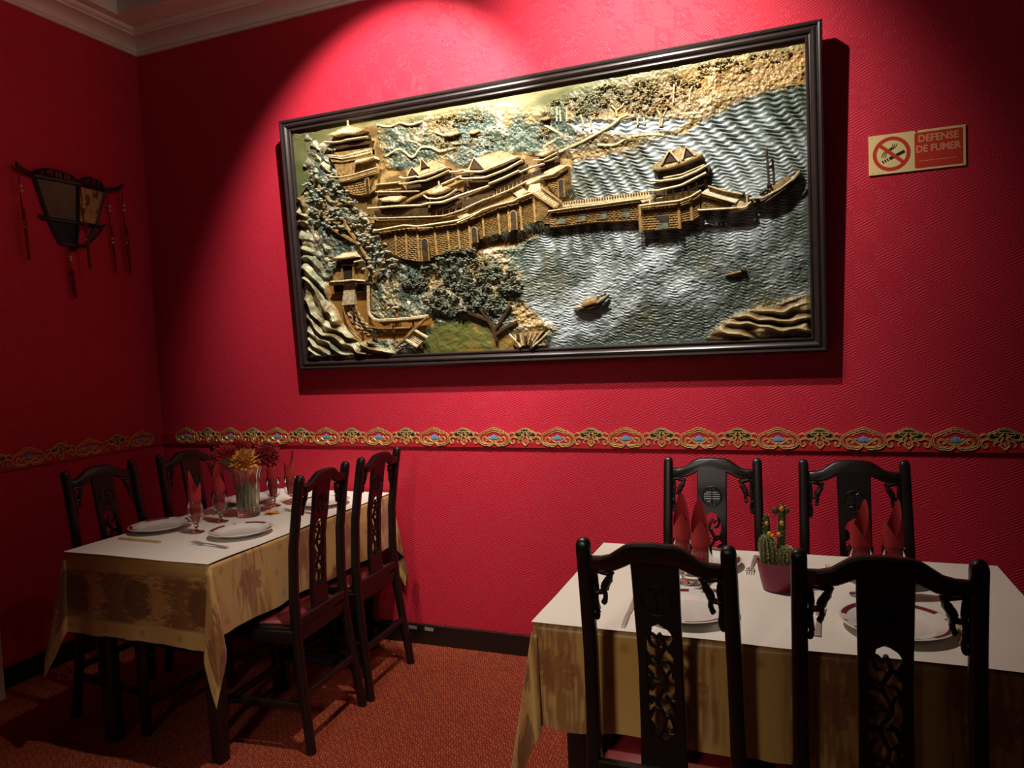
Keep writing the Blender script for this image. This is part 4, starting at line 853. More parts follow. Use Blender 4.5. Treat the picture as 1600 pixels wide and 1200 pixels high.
# ================================================================== chairs
def back_y(z):
    P = [(0, -.225), (.2, -.200), (.42, -.176), (.58, -.172), (.75, -.180), (.9, -.203), (1.03, -.226)]
    for (z0, y0), (z1, y1) in zip(P, P[1:]):
        if z <= z1:
            t = (z-z0)/(z1-z0); t = t*.6+.4*t*t*(3-2*t); return y0+(y1-y0)*t
    return P[-1][1]
def post_x(z): return .183-.021*min(1, z/.45)-.007*max(0, (z-.45)/.57)
WOOD = M['wood']
def make_chair():
    t = thing('dining_chair', 'dark lacquered carved wooden dining chair', 'chair', group='carved dark dining chairs')
    sec = rrect(.032, .032, .009, 2)
    for s in (-1, 1):
        zs = [0, .1, .2, .3, .42, .5, .58, .66, .75, .82, .9, .96, 1.0, 1.008, 1.015, 1.0195, 1.021]
        sc = [.95, .98, 1, 1.05, 1.12, 1.08, 1.03, 1, 1, 1, 1, 1, 1, .95, .78, .48, .12]
        o = MB().sweep([(s*post_x(z), back_y(z), z) for z in zs], sec, sc, (0, 1, 0)).build('rear_post', WOOD, t, True, 50)
        f = MB(); f.sweep([(s*.192, .195, 0), (s*.19, .192, .2), (s*.188, .188, .43)], rrect(.034, .034, .006, 2), [.85, .95, 1.08], (0, 1, 0)); f.build('front_leg', WOOD, t, True, 50)
    # crest rail, yoke shaped
    top = [(-.142, .979), (-.118, .980), (-.098, .985), (-.078, .999), (-.062, 1.010), (-.045, 1.016), (0, 1.0185)]
    bot = [(0, .972), (-.048, .970), (-.062, .962), (-.085, .951), (-.105, .947), (-.142, .948)]
    poly = top+[(-x, z) for x, z in top[::-1][1:]]+[(-x, z) for x, z in bot[::-1]][:-1]+bot
    m = MB().prism(poly, -.013, .013, Matrix(((1, 0, 0, 0), (0, 0, -1, 0), (0, 1, 0, 0), (0, 0, 0, 1))), .005)
    m.v = [(x, y+back_y(z)-.004, z) for x, y, z in m.v]; m.build('crest_rail', WOOD, t, True, 45)
    # splat with an arched opening
    zs = [.468+i*(.978-.468)/76 for i in range(77)]
    def hole(z):
        z0, z1, w_ = .560, .826, .030
        if z <= z0 or z >= z1: return 0
        a = min(1, (z-z0)/.030, (z1-z)/.030); return w_*math.sqrt(max(0, 1-(1-a)**2))
    sp = MB()
    for s in (-1, 1):
        vs = []; fs = []
        for z in zs:
            wd = .049+.003*abs((z-.72)/.25); h = hole(z); y = back_y(z)+.002
            for x, yy in ((h, y-.008), (wd-.003, y-.008), (wd, y-.005), (wd, y+.005), (wd-.003, y+.008), (h, y+.008)): vs.append((s*x, yy, z))
        for i in range(len(zs)-1):
            for k in range(6):
                a = i*6+k; b = i*6+(k+1) % 6; q = (a, b, b+6, a+6); fs.append(q if s > 0 else q[::-1])
        sp.add(vs, fs)
    splat = sp.build('splat', WOOD, t, True, 40)
    def onback(x, z, d=.0): return (x, back_y(z)+.002+d, z)
    for sd in (-1, 1):
        md = MB(); cz = .885
        md.tube([onback(.033*math.cos(2*PI*i/24), cz+.035*math.sin(2*PI*i/24), sd*.0085) for i in range(25)], .0026, 5)
        for z_, h in ((.014, .020), (.007, .027), (-.001, .028), (-.009, .027)):
            md.tube([onback(-h, cz+z_, sd*.0088), onback(h, cz+z_, sd*.0082)], .0014, 4)
        md.tube([onback(0, cz+.03, sd*.009), onback(0, cz-.03, sd*.009)], .0018, 4)
        for q in (-1, 1):
            md.tube([onback(q*.006, cz+.022, sd*.0088), onback(q*.013, cz+.028, sd*.0088), onback(q*.018, cz+.02, sd*.0088)], .0018, 4)
            md.tube([onback(q*.006, cz-.017, sd*.0088), onback(q*.016, cz-.02, sd*.0088), onback(q*.012, cz-.028, sd*.0088)], .0018, 4)
        md.build('longevity_medallion', WOOD, splat)
    fr = MB(); rn = random.Random(11)
    stem = [(-.012, .558), (.006, .60), (-.010, .645), (.012, .69), (-.006, .735), (.010, .775), (.0, .805)]
    fr.tube(curve_pts([onback(x, z) for x, z in stem], 5), .0055, 6)
    for x, z, dx, dz in ((.004, .60, .026, .02), (-.008, .63, -.022, .022), (.008, .68, -.034, .018), (.010, .70, .02, .02), (-.006, .735, -.024, .014), (.0, .76, .028, .012), (.008, .66, .022, -.012), (-.004, .79, -.02, .012), (0, .57, -.028, .012), (0, .58, .024, -.01)):
        fr.tube(curve_pts([onback(x, z), onback(x+dx*.5, z+dz*.9, .002), onback(x+dx, z+dz)], 3), [.004, .004, .004, .0042, .004, .0038, .003], 5)
        for k in range(6):
            a = rn.uniform(-1.2, 1.2); c = onback(x+dx*.75+rn.uniform(-.006, .006), z+dz*.8+rn.uniform(-.008, .008), rn.uniform(-.003, .003))
            P = [(0, 0), (.006, .0055), (.016, .0035), (.022, 0), (.016, -.0035), (.006, -.0055)]
            fr.prism(P, -.002, .002, Matrix.Translation(c) @ Matrix.Rotation(PI/2, 4, 'X') @ Matrix.Rotation(a+(PI if dx < 0 else 0), 4, 'Z'))
    for x, z, dx, dz in ((-.030, .60, .03, .03), (.030, .62, -.03, .03), (-.030, .67, .03, .02), (.030, .72, -.028, .02), (-.028, .75, .028, -.02), (.030, .79, -.03, -.02), (-.026, .80, .02, -.025), (.028, .58, -.02, .03)):
        fr.tube(curve_pts([onback(x, z), onback(x+dx*.4, z+dz*.9, -.002), onback(x+dx, z+dz)], 3), [.0055, .0055, .005, .005, .005, .0045, .004], 5)
    fr.build('pierced_carving', WOOD, splat)
    # pierced dragon brackets under the crest
    for s in (-1, 1):
        b = MB()
        for P, r in (([(.138, .945), (.135, .93), (.134, .90), (.137, .87), (.134, .845), (.139, .826)], [.005, .0055, .005, .0058, .005, .0035]),
                     ([(.139, .94), (.126, .944), (.112, .941), (.100, .938), (.094, .944)], [.005, .006, .0055, .005, .0025]),
                     ([(.100, .938), (.104, .925), (.112, .912), (.117, .898), (.126, .893), (.137, .893)], [.006, .0078, .008, .0055, .005, .005]),
                     ([(.117, .898), (.114, .885), (.117, .872), (.121, .866)], [.005, .0048, .0055, .004])):
            Q = curve_pts([onback(s*x, z) for x, z in P], 4); n = len(Q)
            rr = [1.25*r[min(len(r)-1, int(i/(n-1)*(len(r)-1)))] for i in range(n)]
            b.tube(Q, rr, 6)
        b.build('corner_bracket', WOOD, t)
    # seat frame, pad, rails, stretchers
    for s in (-1, 1):
        MB().sweep([(s*.17, -.172, .425), (s*.19, .19, .425)], rrect(.026, .048, .004, 2), None, (0, 0, 1)).build('seat_rail', WOOD, t, True, 50)
        MB().sweep([(s*.176, -.195, .17), (s*.191, .19, .17)], rrect(.02, .026, .004, 2), None, (0, 0, 1)).build('stretcher', WOOD, t, True, 50)
    for y, w_ in ((-.172, .165), (.196, .19)):
        MB().sweep([(-w_, y, .425), (w_, y, .425)], rrect(.026, .05, .004, 2), None, (0, 0, 1)).build('seat_rail', WOOD, t, True, 50)
    MB().sweep([(-.19, .192, .12), (.19, .192, .12)], rrect(.02, .026, .004, 2), None, (0, 0, 1)).build('stretcher', WOOD, t, True, 50)
    MB().sweep([(-.178, -.2, .21), (.178, -.2, .21)], rrect(.02, .026, .004, 2), None, (0, 0, 1)).build('stretcher', WOOD, t, True, 50)
    MB().box((0, -.180, .475), (.31, .02, .035), None, .004).build('back_rail', WOOD, t)
    MB().prism([(-.172, -.165), (.172, -.165), (.203, .208), (-.203, .208)], .446, .458, None, .004).build('seat_frame', WOOD, t)
    m = MB(); sp2 = [(-.15, -.15), (.15, -.15), (.18, .185), (-.18, .185)]
    m.prism(sp2, .452, .472, None, .009); m.build('seat_pad', M['seat'], t, True, 60)
    return t
chair0 = make_chair()
CH = [((3.082, -1.357, 0), 0, 'dark carved chair nearest the camera, left of the two backs before the cactus table'),
      ((3.532, -1.352, 0), R(-1.0), 'dark carved chair at the lower right, its back hiding a plate of the cactus table'),
      ((3.088, -.655, 0), PI, 'dark carved chair against the wall behind the cactus pot, left one'),
      ((3.556, -.662, 0), PI+R(1.5), 'dark carved chair against the wall under the no smoking sign'),
      ((1.468, -.832, 0), PI/2+R(3), 'dark carved chair at the flower table standing nearest the middle carpet'),
      ((1.462, -.415, 0), PI/2+R(2), 'dark carved chair at the flower table closest to the relief wall, right side'),
      ((.800, -.885, 0), -PI/2-R(2), 'dark carved chair by the lantern wall at the left edge of the flower table'),
      ((.842, -.455, 0), -PI/2-R(6), 'dark carved chair in the corner behind the flower vase')]
for i, (loc, rz, lb) in enumerate(CH): put(chair0, i > 0, loc, rz, lb)


# ================================================================== tables, cloths and paper covers
ZT = .752
def table(label, cx, cy, lx, ly):
    t = thing('dining_table', label, 'table', (cx, cy, 0))
    MB().box((0, 0, ZT-.024), (lx-.01, ly-.01, .03), None, .004).build('tabletop', WOOD, t)
    for sx in (-1, 1):
        for sy in (-1, 1):
            MB().sweep([(sx*(lx/2-.085), sy*(ly/2-.085), 0), (sx*(lx/2-.08), sy*(ly/2-.08), .3), (sx*(lx/2-.08), sy*(ly/2-.08), ZT-.04)], rrect(.06, .06, .01, 2), [.8, .95, 1], (0, 1, 0)).build('leg', WOOD, t, True, 50)
    for sx in (-1, 1):
        MB().box((sx*(lx/2-.08), 0, ZT-.065), (.02, ly-.2, .05)).build('apron', WOOD, t); MB().box((0, sx*(ly/2-.08), ZT-.065), (lx-.2, .02, .05)).build('apron', WOOD, t)
    return t
def cloth_paint(S, T, a, b):
    """woven pattern: S along the long side, T across; a, b half sizes of the table top"""
    och = C3((196, 150, 78)); tan = C3((206, 168, 104)); brn = C3((136, 82, 42)); red = C3((140, 74, 46))
    out = och[None, None]+0*S[..., None]
    sat = fbm(S*3+5, T*3, 3); out = mixc(out, tan, st(sat, .4, .7)*.6)
    per = .31; u = ((S+.055) % per)/per
    # ikat stripe: brushed brown threads running across the table
    thr = fbm(S*170, T*14+3, 2); body = fbm(S*9+2, T*7, 3)
    m = st(.5-np.abs(u-.5), .17, .27)*st(thr*.75+body*.75, .66, .86); m = m*(np.abs(T) > b*.2)
    out = mixc(out, brn, m*.8)
    # open lotus flowers in the stripes near the hem
    def flower(fs, ft, r, n, k):
        dx = S-fs; dy = T-ft; rr = np.hypot(dx, dy); th = np.arctan2(dy, dx)
        edge_ = r*(.62+.38*np.abs(np.cos(th*n/2+k))); inn = st(edge_-rr, 0, .004)
        ring = st(.0022-np.abs(rr-edge_*.72), 0, .002)+st(.3-np.abs(np.sin(th*n/2+k)), 0, .2)*st(rr, .012, .02)
        return inn*(1-.45*np.clip(ring, 0, 1))
    for i in range(-3, 4):
        for sg in (-1, 1):
            fl = flower(i*per+per*.5-.055, sg*(b+.115), .062, 7, .3*i); out = mixc(out, red, fl*.75)
    # small jacquard sprigs on the plain stripe
    for i in range(-3, 4):
        for j in range(-6, 7):
            fl = flower(i*per-.055+.018*(1 if j % 2 else -1), j*.088+.03, .017, 5, j); out = mixc(out, C3((150, 100, 46)), fl*.55)
    # end bands
    e = np.abs(S)-a; band = st(e, .058, .064)*st(.242-e, 0, .006)
    tex = fbm(S*240, T*50, 2)
    bc = mixc(C3((132, 82, 40))[None, None]+0*S[..., None], C3((206, 156, 90)), st(tex+.5*(np.sin(T*2*PI/.30)*.5), .45, .75)*.8)
    for j in range(-4, 5):
        for sg in (-1, 1):
            rr = np.hypot((S-sg*(a+.15))*1.0, T-j*.30-.02); bc = mixc(bc, C3((104, 60, 28)), st(.075-rr, 0, .012)*.85)
            rr2 = flower(sg*(a+.15), j*.30+.105, .055, 12, .2); bc = mixc(bc, C3((188, 128, 66)), rr2*.8)
    out = mixc(out, bc, band)
    return out
def cloth(label, cx, cy, a, b, dl, dw, rz, seed, xmin=None):
    """a, b half sizes along local x (long) and y; dl, dw drops"""
    step = .0055; ns = int(2*(a+dl)/step); nt = int(2*(b+dw)/step)
    s = np.linspace(-a-dl, a+dl, ns); t_ = np.linspace(-b-dw, b+dw, nt); S, T = np.meshgrid(s, t_)
    ex = np.maximum(np.abs(S)-a, 0); ey = np.maximum(np.abs(T)-b, 0); sx = np.sign(S); sy = np.sign(T)
    X = np.clip(S, -a, a); Y = np.clip(T, -b, b); Z = np.zeros_like(S)
    w1 = fbm(S*5+seed, T*0+seed*1.7, 2)-.5; w2 = fbm(T*5+seed*2.1, S*0+seed, 2)-.5
    rb = .009
    def drop(e): return np.where(e < rb*1.57, rb*(1-np.cos(np.minimum(e/rb, 1.57))), e-rb*1.57+rb), np.where(e < rb*1.57, rb*np.sin(np.minimum(e/rb, 1.57)), rb)
    # straight skirts
    dz, do = drop(ey); k = (ey > 0) & (ex == 0); wav = (.010+.05*w1)*(ey/max(dw, .01))**1.3+.006*np.sin(S*19+seed)*(ey/dw)
    Y = np.where(k, Y+sy*(do+wav), Y); Z = np.where(k, -dz, Z)
    dz, do = drop(ex); k = (ex > 0) & (ey == 0); wav = (.012+.05*w2)*(ex/max(dl, .01))**1.3+.006*np.sin(T*17+seed)*(ex/dl)
    X = np.where(k, X+sx*(do+wav), X); Z = np.where(k, -dz, Z)
    # corner fold
    k = (ex > 0) & (ey > 0); rho = np.hypot(ex, ey); ph_ = np.arctan2(ey, ex)
    q = np.sin(2*ph_); al = R(11)*q**.8; th = R(45)+(ph_-R(45))*1.9+R(14)*np.sin(4*ph_)
    dz, do = drop(rho); hor = rho*np.sin(al)+do+.012*np.sin(6*ph_+seed)*rho/.3
    fade = st(rho, 0, .03)
    hx = hor*np.cos(th)*fade; hy = hor*np.sin(th)*fade
    w1c = ((.010+.05*(fbm(sx*a*5+seed+0*S, 0*S+seed*1.7, 2)-.5))*(ey/dw)**1.3+.006*np.sin(sx*a*19+seed)*(ey/dw))
    w2c = ((.012+.05*(fbm(sy*b*5+seed*2.1+0*S, 0*S+seed, 2)-.5))*(ex/dl)**1.3+.006*np.sin(sy*b*17+seed)*(ex/dl))
    X = np.where(k, X+sx*(hx+w2c*np.cos(ph_)**2), X); Y = np.where(k, Y+sy*(hy+w1c*np.sin(ph_)**2), Y)
    Z = np.where(k, -dz*np.cos(al)*(1+.22*q), Z)
    Z = Z+ZT-.003+.0012*(fbm(S*9, T*9+seed, 2)-.5)*((ex+ey) > 0)
    hemn = (fbm(S*14+seed, T*14, 2)-.5)*.012; Z = Z+hemn*st(np.maximum(ex-dl+.03, ey-dw+.03), 0, .03)
    if xmin is not None: X = np.maximum(X, xmin)
    o = grid_mesh('tablecloth', X, Y, Z, cloth_paint(S, T, a, b), M['satin'], None)
    o.location = (cx, cy, 0); o.rotation_euler = (0, 0, rz); tag(o, label, 'tablecloth')
    return o
def paper(label, cx, cy, lx, ly, rz=0, seed=1, curl=.006):
    nx, ny = 60, 40; m = MB()
    def fn(u, v):
        x = (u-.5)*lx; y = (v-.5)*ly; ed = min(min(u, 1-u)*lx, min(v, 1-v)*ly)
        z = .0004+curl*max(0, 1-ed/.05)**2*(.25+.75*float(vnoise(np.array(x*6+seed), np.array(y*6))))+.0012*float(vnoise(np.array(x*9), np.array(y*9+seed)))
        return (x, y, z)
    m.grid(nx, ny, fn); o = m.build('paper_table_cover', M['white_paper'], None); o.location = (cx, cy, ZT+.0002); o.rotation_euler = (0, 0, rz); return tag(o, label, 'table cover')
LT = (1.148, -.628); RT = (3.325, -1.056)
table('dark wooden table under the gold cloth by the lantern wall', *LT, .69, 1.19)
table('dark wooden table under the gold cloth in front of the cactus chairs', *RT, 1.15, .74)
cloth('gold satin cloth with a brown flower band on the flower vase table', LT[0], LT[1]-.005, .588, .345, .30, .25, -PI/2, 2.3, -.607)
cloth('gold satin cloth with brown lotuses hanging from the cactus table', *RT, .574, .370, .30, .26, 0, 5.1)
paper('white cover sheet on the flower vase table', *LT, .70, 1.205, 0, 3, .004)
paper('white cover sheet on the cactus table', RT[0], RT[1]-.002, 1.168, .752, 0, 8, .005)


# ================================================================== table settings
ZS = ZT+.0028
def make_plate():
    t = thing('dinner_plate', 'white porcelain plate', 'plate', group='rimmed dinner plates')
    prof = [(0, .0035), (.062, .0035), (.066, .0), (.070, .0), (.071, .004), (.086, .010), (.100, .014), (.121, .0195), (.1235, .0208), (.122, .0222), (.118, .0215), (.100, .0175), (.088, .0145), (.078, .009), (.070, .0072), (0, .0068)]
    MB().lathe(prof, 56).build('dish', M['porcelain'], t, True, 60)
    def rim(a0, a1, r0, r1, n=9):
        m = MB(); zf = lambda r: .0176+(r-.1)*(.0216-.0176)/.018+.0004
        vs = []; fs = []
        for i in range(n+1):
            a = R(a0+(a1-a0)*i/n)
            for r in (r0, r1): vs.append((r*math.cos(a), r*math.sin(a), zf(r)))
        fs = [(2*i, 2*i+1, 2*i+3, 2*i+2) for i in range(n)]
        return m.add(vs, fs)
    for k in range(4): rim(20+90*k, 68+90*k, .106, .1185).build('rim_band', M['rim'], t)
    for k in range(4): rim(-3+90*k, 3+90*k, .108, .116, 3).build('rim_sprig', M['grey_print'], t)
    return t
plate0 = make_plate()
PL = [((.892, -.865), 10, 'white rimmed plate at the far left of the flower table by the front glasses'), ((1.312, -.862), 55, 'white plate with burgundy rim marks nearest the front corner of the flower table'),
      ((.895, -.335), 0, 'white plate half hidden behind the crystal vase'), ((1.312, -.325), 30, 'white plate behind the chair backs at the wall end of the flower table'),
      ((3.105, -1.272), 75, 'white plate behind the left front chair on the cactus table'), ((3.582, -1.248), 15, 'white plate with burgundy rim at the right front of the cactus table'),
      ((3.09, -.86), 40, 'white plate showing its rim left of the cactus pot at the wall side'), ((3.60, -.86), 20, 'white plate hidden behind the right napkins on the cactus table')]
for i, (q, a, lb) in enumerate(PL): put(plate0, i > 0, (*q, ZS), R(a), lb)

def make_glass():
    t = thing('wine_glass', 'clear stemmed wine glass', 'glass', group='stemmed wine glasses')
    prof = [(0, .0), (.029, .0), (.031, .0012), (.029, .0026), (.014, .005), (.006, .010), (.0048, .016), (.0085, .0225), (.0095, .027), (.0075, .032), (.010, .038), (.022, .047), (.0305, .060), (.0325, .075), (.031, .10), (.0295, .130), (.0288, .1312), (.0282, .130), (.0296, .10), (.031, .075), (.029, .061), (.021, .0495), (.010, .042), (0, .0405)]
    MB().lathe(prof, 28).build('bowl_and_stem', M['glass'], t, True, 60)
    return t
glass0 = make_glass()
GL = [((1.098, -.878), 'front wine glass of the pair on the flower table, nearest the camera'), ((1.062, -.705), 'second wine glass on the flower table, just left of the crystal vase'),
      ((1.087, -.392), 'wine glass right of the crystal vase under the red dahlia'), ((1.140, -.330), 'wine glass farthest right of the crystal vase, towards the wall'),
      ((3.064, -1.035), 'wine glass at the far left on the cactus table'), ((3.123, -1.105), 'wine glass second from the left on the cactus table'),
      ((3.527, -1.028), 'wine glass just right of the cactus pot'), ((3.605, -1.02), 'wine glass farthest right on the cactus table')]
for i, (q, lb) in enumerate(GL): put(glass0, i > 0, (*q, ZS), 0, lb)
def make_napkin(seed):
    t = thing('rolled_napkin', 'red napkin', 'napkin', group='red paper napkins rolled into the glasses')
    rn = random.Random(seed); tip = .25; n = 33
    m = MB()
    def fn(u, v):
        th = (u-.5)*2*PI*1.12; zt = .150+tip*.42*(.5+.5*math.cos(th))**1.6+.0
        z = .048+(zt-.048)*v
        r = .0155+.0085*min(1, (z-.048)/.09)+.0009*(u-.5)*4
        if z > .16: r *= 1-.35*((z-.16)/.10)*(.5+.5*math.cos(th))
        return (r*math.cos(th), r*math.sin(th), z)
    m.grid(n, 14, fn); o = m.build('outer_roll', M['napkin'], t, True, 70)
    m = MB()
    def fn2(u, v):
        th = (u-.5)*2*PI*.62; zt = .205-.075*abs(u-.5)*2; z = .05+(zt-.05)*v; r = .0265+.001*math.cos(th*3)
        if z < .14: r *= .62+.38*(z-.05)/.09
        return (-r*math.cos(th)*.99, r*math.sin(th), z)
    m.grid(17, 8, fn2); m.build('front_fold', M['napkin'], t, True, 70)
    m = MB(); m.lathe([(0, .047), (.012, .048), (.0165, .06), (.019, .09), (.021, .12), (0, .125)], 16); m.build('inner_wad', M['napkin'], t)
    return t
nap0 = make_napkin(3)
NA = [200, 140, 150, 60, 95, 100, 40, 35]
NL = ['red rolled napkin in the front glass of the flower table', 'red rolled napkin in the glass just left of the crystal vase', 'red rolled napkin in the glass under the right dahlia', 'tall red rolled napkin beside the dahlias towards the wall',
      'red rolled napkin farthest left on the cactus table', 'red rolled napkin second from the left on the cactus table', 'red rolled napkin right of the cactus against the chair splat', 'red rolled napkin farthest right on the cactus table']
for i, (q, lb) in enumerate(zip([g[0] for g in GL], NL)):
    o = put(nap0, i > 0, (*q, ZS), R(NA[i]), lb)

def make_fork():
    t = thing('fork', 'steel fork', 'fork', group='steel table forks')
    h = [(0, -.095, .003), (0, -.05, .0045), (0, 0, .007), (0, .025, .006), (0, .04, .0045)]
    MB().sweep(curve_pts(h, 4), [(1, -.35), (.7, .35), (-.7, .35), (-1, -.35)], [(.0085-.0052*min(1, i/10), .0035) for i in range(17)], (0, 0, 1)).build('handle', M['steel'], t)
    m = MB(); m.prism([(-.004, .035), (.004, .035), (.0115, .048), (.0118, .062), (-.0118, .062), (-.0115, .048)], .003, .0048, None, .0005); m.build('root', M['steel'], t)
    for k in range(4):
        x = -.0100+.00667*k; MB().tube([(x, .060, .004), (x, .078, .0055), (x, .095, .009), (x, .099, .0105)], [.0017, .0017, .0013, .0006], 6).build('tine', M['steel'], t)
    return t
fork0 = make_fork()
for i, (a, b, lb) in enumerate([((1.22, -1.02), (1.46, -1.05), 'steel fork lying at the front edge of the flower table'), ((1.205, -.468), (1.40, -.50), 'steel fork right of the yellow leaves, half hidden by a chair'),
      ((3.422, -1.15), (3.404, -1.40), 'steel fork between the two front chairs of the cactus table'), ((3.236, -.925), (3.246, -.76), 'steel fork lying beside the cactus pot towards the wall')]):
    d = Vector((a[0]-b[0], a[1]-b[1], 0)); c_ = Vector((a[0], a[1], 0))-d.normalized()*.098
    put(fork0, i > 0, (c_.x, c_.y, ZS), math.atan2(-d.x, d.y), lb)
t = thing('table_knife', 'steel table knife left of the plate behind the left front chair', 'knife', (2.962, -1.30, ZS), R(4))
MB().prism([(-.005, -.11), (.005, -.11), (.0055, -.03), (.004, -.01), (-.004, -.01), (-.0055, -.03)], 0, .005, None, .0012).build('handle', M['steel'], t)
MB().prism([(-.004, -.012), (.006, -.012), (.0085, .03), (.008, .08), (.003, .105), (-.004, .10)], .001, .0026, None, .0005).build('blade', M['steel'], t)
def sticks(label, a, b):
    d = Vector((b[0]-a[0], b[1]-a[1], 0)); L = d.length; t = thing('chopsticks', label, 'chopsticks', (a[0], a[1], ZS), math.atan2(-d.x, d.y))
    for s in (-1, 1): MB().sweep([(s*.0045, 0, .003), (s*.004, L, .003)], rrect(.006, .005, .001, 1), [1, .8], (0, 0, 1)).build('stick', M['stick'], t)
sticks('pale chopsticks at the front left edge of the flower table', (.85, -1.028), (1.075, -1.037))
sticks('pale chopsticks lying right of the plate at the right front', (3.716, -1.11), (3.702, -1.36))
sticks('pale chopsticks right of the cactus pot', (3.449, -1.005), (3.452, -.79))

# ------------------------------------------------------------------ crystal vase with silk flowers
VX, VY = 1.108, -.585
t = thing('crystal_vase', 'tall cut crystal vase of silk dahlias on the corner table', 'vase', (VX, VY, ZS))
op = [(0, 0), (.044, 0), (.0475, .004), (.046, .02), (.0455, .05), (.047, .10), (.051, .14), (.0545, .160), (.0545, .172), (.055, .188), (.060, .205), (.068, .222)]
ip = [(.064, .222), (.0565, .206), (.050, .186), (.0495, .165), (.047, .14), (.042, .10), (.0405, .05), (.040, .022), (0, .02)]
m = MB(); m.lathe(op+ip, 72, None, lambda a, z: 1+(.06*math.cos(a*18) if z < .15 else .07*math.cos(a*9))*(1 if z > .004 else 0)); m.build('fluted_body', M['crystal'], t, True, 60)
stemg = simple('silk_stem_green', lin((140, 136, 84)), .7, var=.3)
def dahlia(label, loc, r, c1, c2, petals, tilt, seed, stem_to):
    rn = random.Random(seed); t = thing('silk_dahlia', label, 'flower', loc)
    Rt = Matrix.Rotation(tilt[0], 4, 'X') @ Matrix.Rotation(tilt[1], 4, 'Y'); m = MB()
    for k in range(petals):
        f = (k+.5)/petals; el = PI/2*(1-f*1.35); az = k*2.39996+rn.uniform(-.2, .2); L = r*(.55+.45*math.sqrt(f))*rn.uniform(.88, 1.1); wd = r*.13
        B = Rt @ Matrix.Rotation(az, 4, 'Z') @ Matrix.Rotation(-el, 4, 'Y')
        vs = []
        for u, w_, z in ((.12, .3, 0), (.4, .9, .03), (.65, 1, .07), (.86, .7, .12), (1, .08, .2)):
            for s in (-1, 0, 1): vs.append((L*u, s*wd*w_, L*z*(.9 if s else .35)))
        fs = [(3*i+j, 3*i+j+1, 3*i+j+4, 3*i+j+3) for i in range(4) for j in range(2)]
        m.add(vs, fs, B)
    n = NT('silk_petal_%d' % seed); n.col(n.mix(n.noise(n.obj(), 40, 2), c1, c2)); mt = n.set(rough=.75, sheen=.3, sss=0)
    m.build('petals', mt, t, True, 80)
    MB().dome((0, 0, 0), r*.3, n=10, rings=4, full=True).build('calyx', stemg, t)
    d = Vector(stem_to)-Vector(loc)
    MB().tube(curve_pts([(0, 0, 0), (d.x*.3, d.y*.3, d.z*.35), d], 5), .0028, 6).build('stem', stemg, t)
    return t
c1, c2 = lin((168, 16, 40)), lin((214, 30, 56)); y1, y2 = lin((232, 150, 40)), lin((246, 196, 92))
dahlia('dark red silk dahlia on the left of the crystal vase', (1.03, -.615, 1.008), .080, c1, c2, 210, (-.5, -.5), 1, (1.10, -.59, .79))
dahlia('yellow orange silk dahlia in the middle of the bunch', (1.140, -.625, 1.006), .066, y1, y2, 130, (.5, .25), 2, (1.108, -.585, .79))
dahlia('dark red silk dahlia on the right of the bunch', (1.180, -.535, 1.020), .070, c1, c2, 200, (.3, .5), 3, (1.115, -.58, .79))
dahlia('bright red silk dahlia topping the bunch', (1.035, -.54, 1.045), .055, lin((176, 24, 34)), lin((214, 44, 44)), 110, (0, -.2), 4, (1.105, -.575, .80))
dahlia('small yellow silk flower peeping out at the top of the bunch', (1.148, -.52, 1.052), .034, y1, y2, 60, (.2, .2), 5, (1.11, -.58, .80))
m = MB(); rn = random.Random(9)
for k in range(90):
    a = rn.uniform(0, 2*PI); r0 = rn.uniform(.01, .036); z0 = rn.uniform(.024, .07); h = rn.uniform(.07, .11)
    c_ = Vector((r0*math.cos(a), r0*math.sin(a), z0))
    m.grid(3, 5, lambda u, v: (c_.x+(u-.5)*.014*math.sin(PI*min(.98, v+.05))*math.cos(a+1)+.004*v*math.cos(a), c_.y+(u-.5)*.014*math.sin(PI*min(.98, v+.05))*math.sin(a+1)+.004*v*math.sin(a), c_.z+h*v))
o = m.build('silk_foliage', simple('silk_leaf_olive', lin((172, 162, 112)), .8, var=.4, scale=70), None); o.location = (VX, VY, ZS); tag(o, 'green silk stems and leaves inside the crystal vase', 'leaves')
# fallen yellow silk leaves
t = thing('silk_leaf', 'fallen orange yellow silk leaves beside the vase foot', 'leaf', (1.188, -.532, ZS), R(20))
for k in range(5):
    a = k*1.25; P = [(0, 0), (.012, .012), (.03, .013), (.036, .004), (.046, 0), (.036, -.006), (.028, -.013), (.010, -.010)]
    m = MB().prism(P, .001+.002*k, .0022+.002*k, Matrix.Rotation(a, 4, 'Z') @ Matrix.Rotation(R(-6), 4, 'Y')); m.build('leaf_lobe', simple('silk_leaf_%d' % k, lin((226, 172, 96)), .8), t)

# ------------------------------------------------------------------ potted cacti
t = thing('potted_cacti', 'burgundy pot of small cacti with orange buds on the right table', 'potted plant', (3.318, -1.03, ZS))
pp = [(0, 0), (.036, 0), (.040, .003), (.046, .03), (.0515, .06), (.054, .078), (.0545, .080), (.0515, .080), (.0495, .066), (0, .064)]
MB().lathe(pp, 40).build('pot', M['pot'], t, True, 50)
m = MB(); rn = random.Random(4)
for k in range(170):
    r = .048*math.sqrt(rn.random()); a = rn.uniform(0, 2*PI); m.dome((r*math.cos(a), r*math.sin(a), .066+rn.uniform(0, .004)), rn.uniform(.0025, .0045), n=5, rings=2, full=True)
g = m.build('gravel', simple('pale_gravel', lin((196, 176, 140)), .9, var=.2), t); g['kind'] = 'stuff'
cgreen = simple('cactus_green', lin((74, 84, 34)), .6, var=.25, scale=60); cdark = simple('cactus_dark_green', lin((52, 72, 28)), .6, var=.25, scale=60)
spine = simple('cactus_spine', lin((214, 196, 140)), .7); bud = simple('cactus_bud_orange', lin((222, 158, 44)), .6, var=.15)
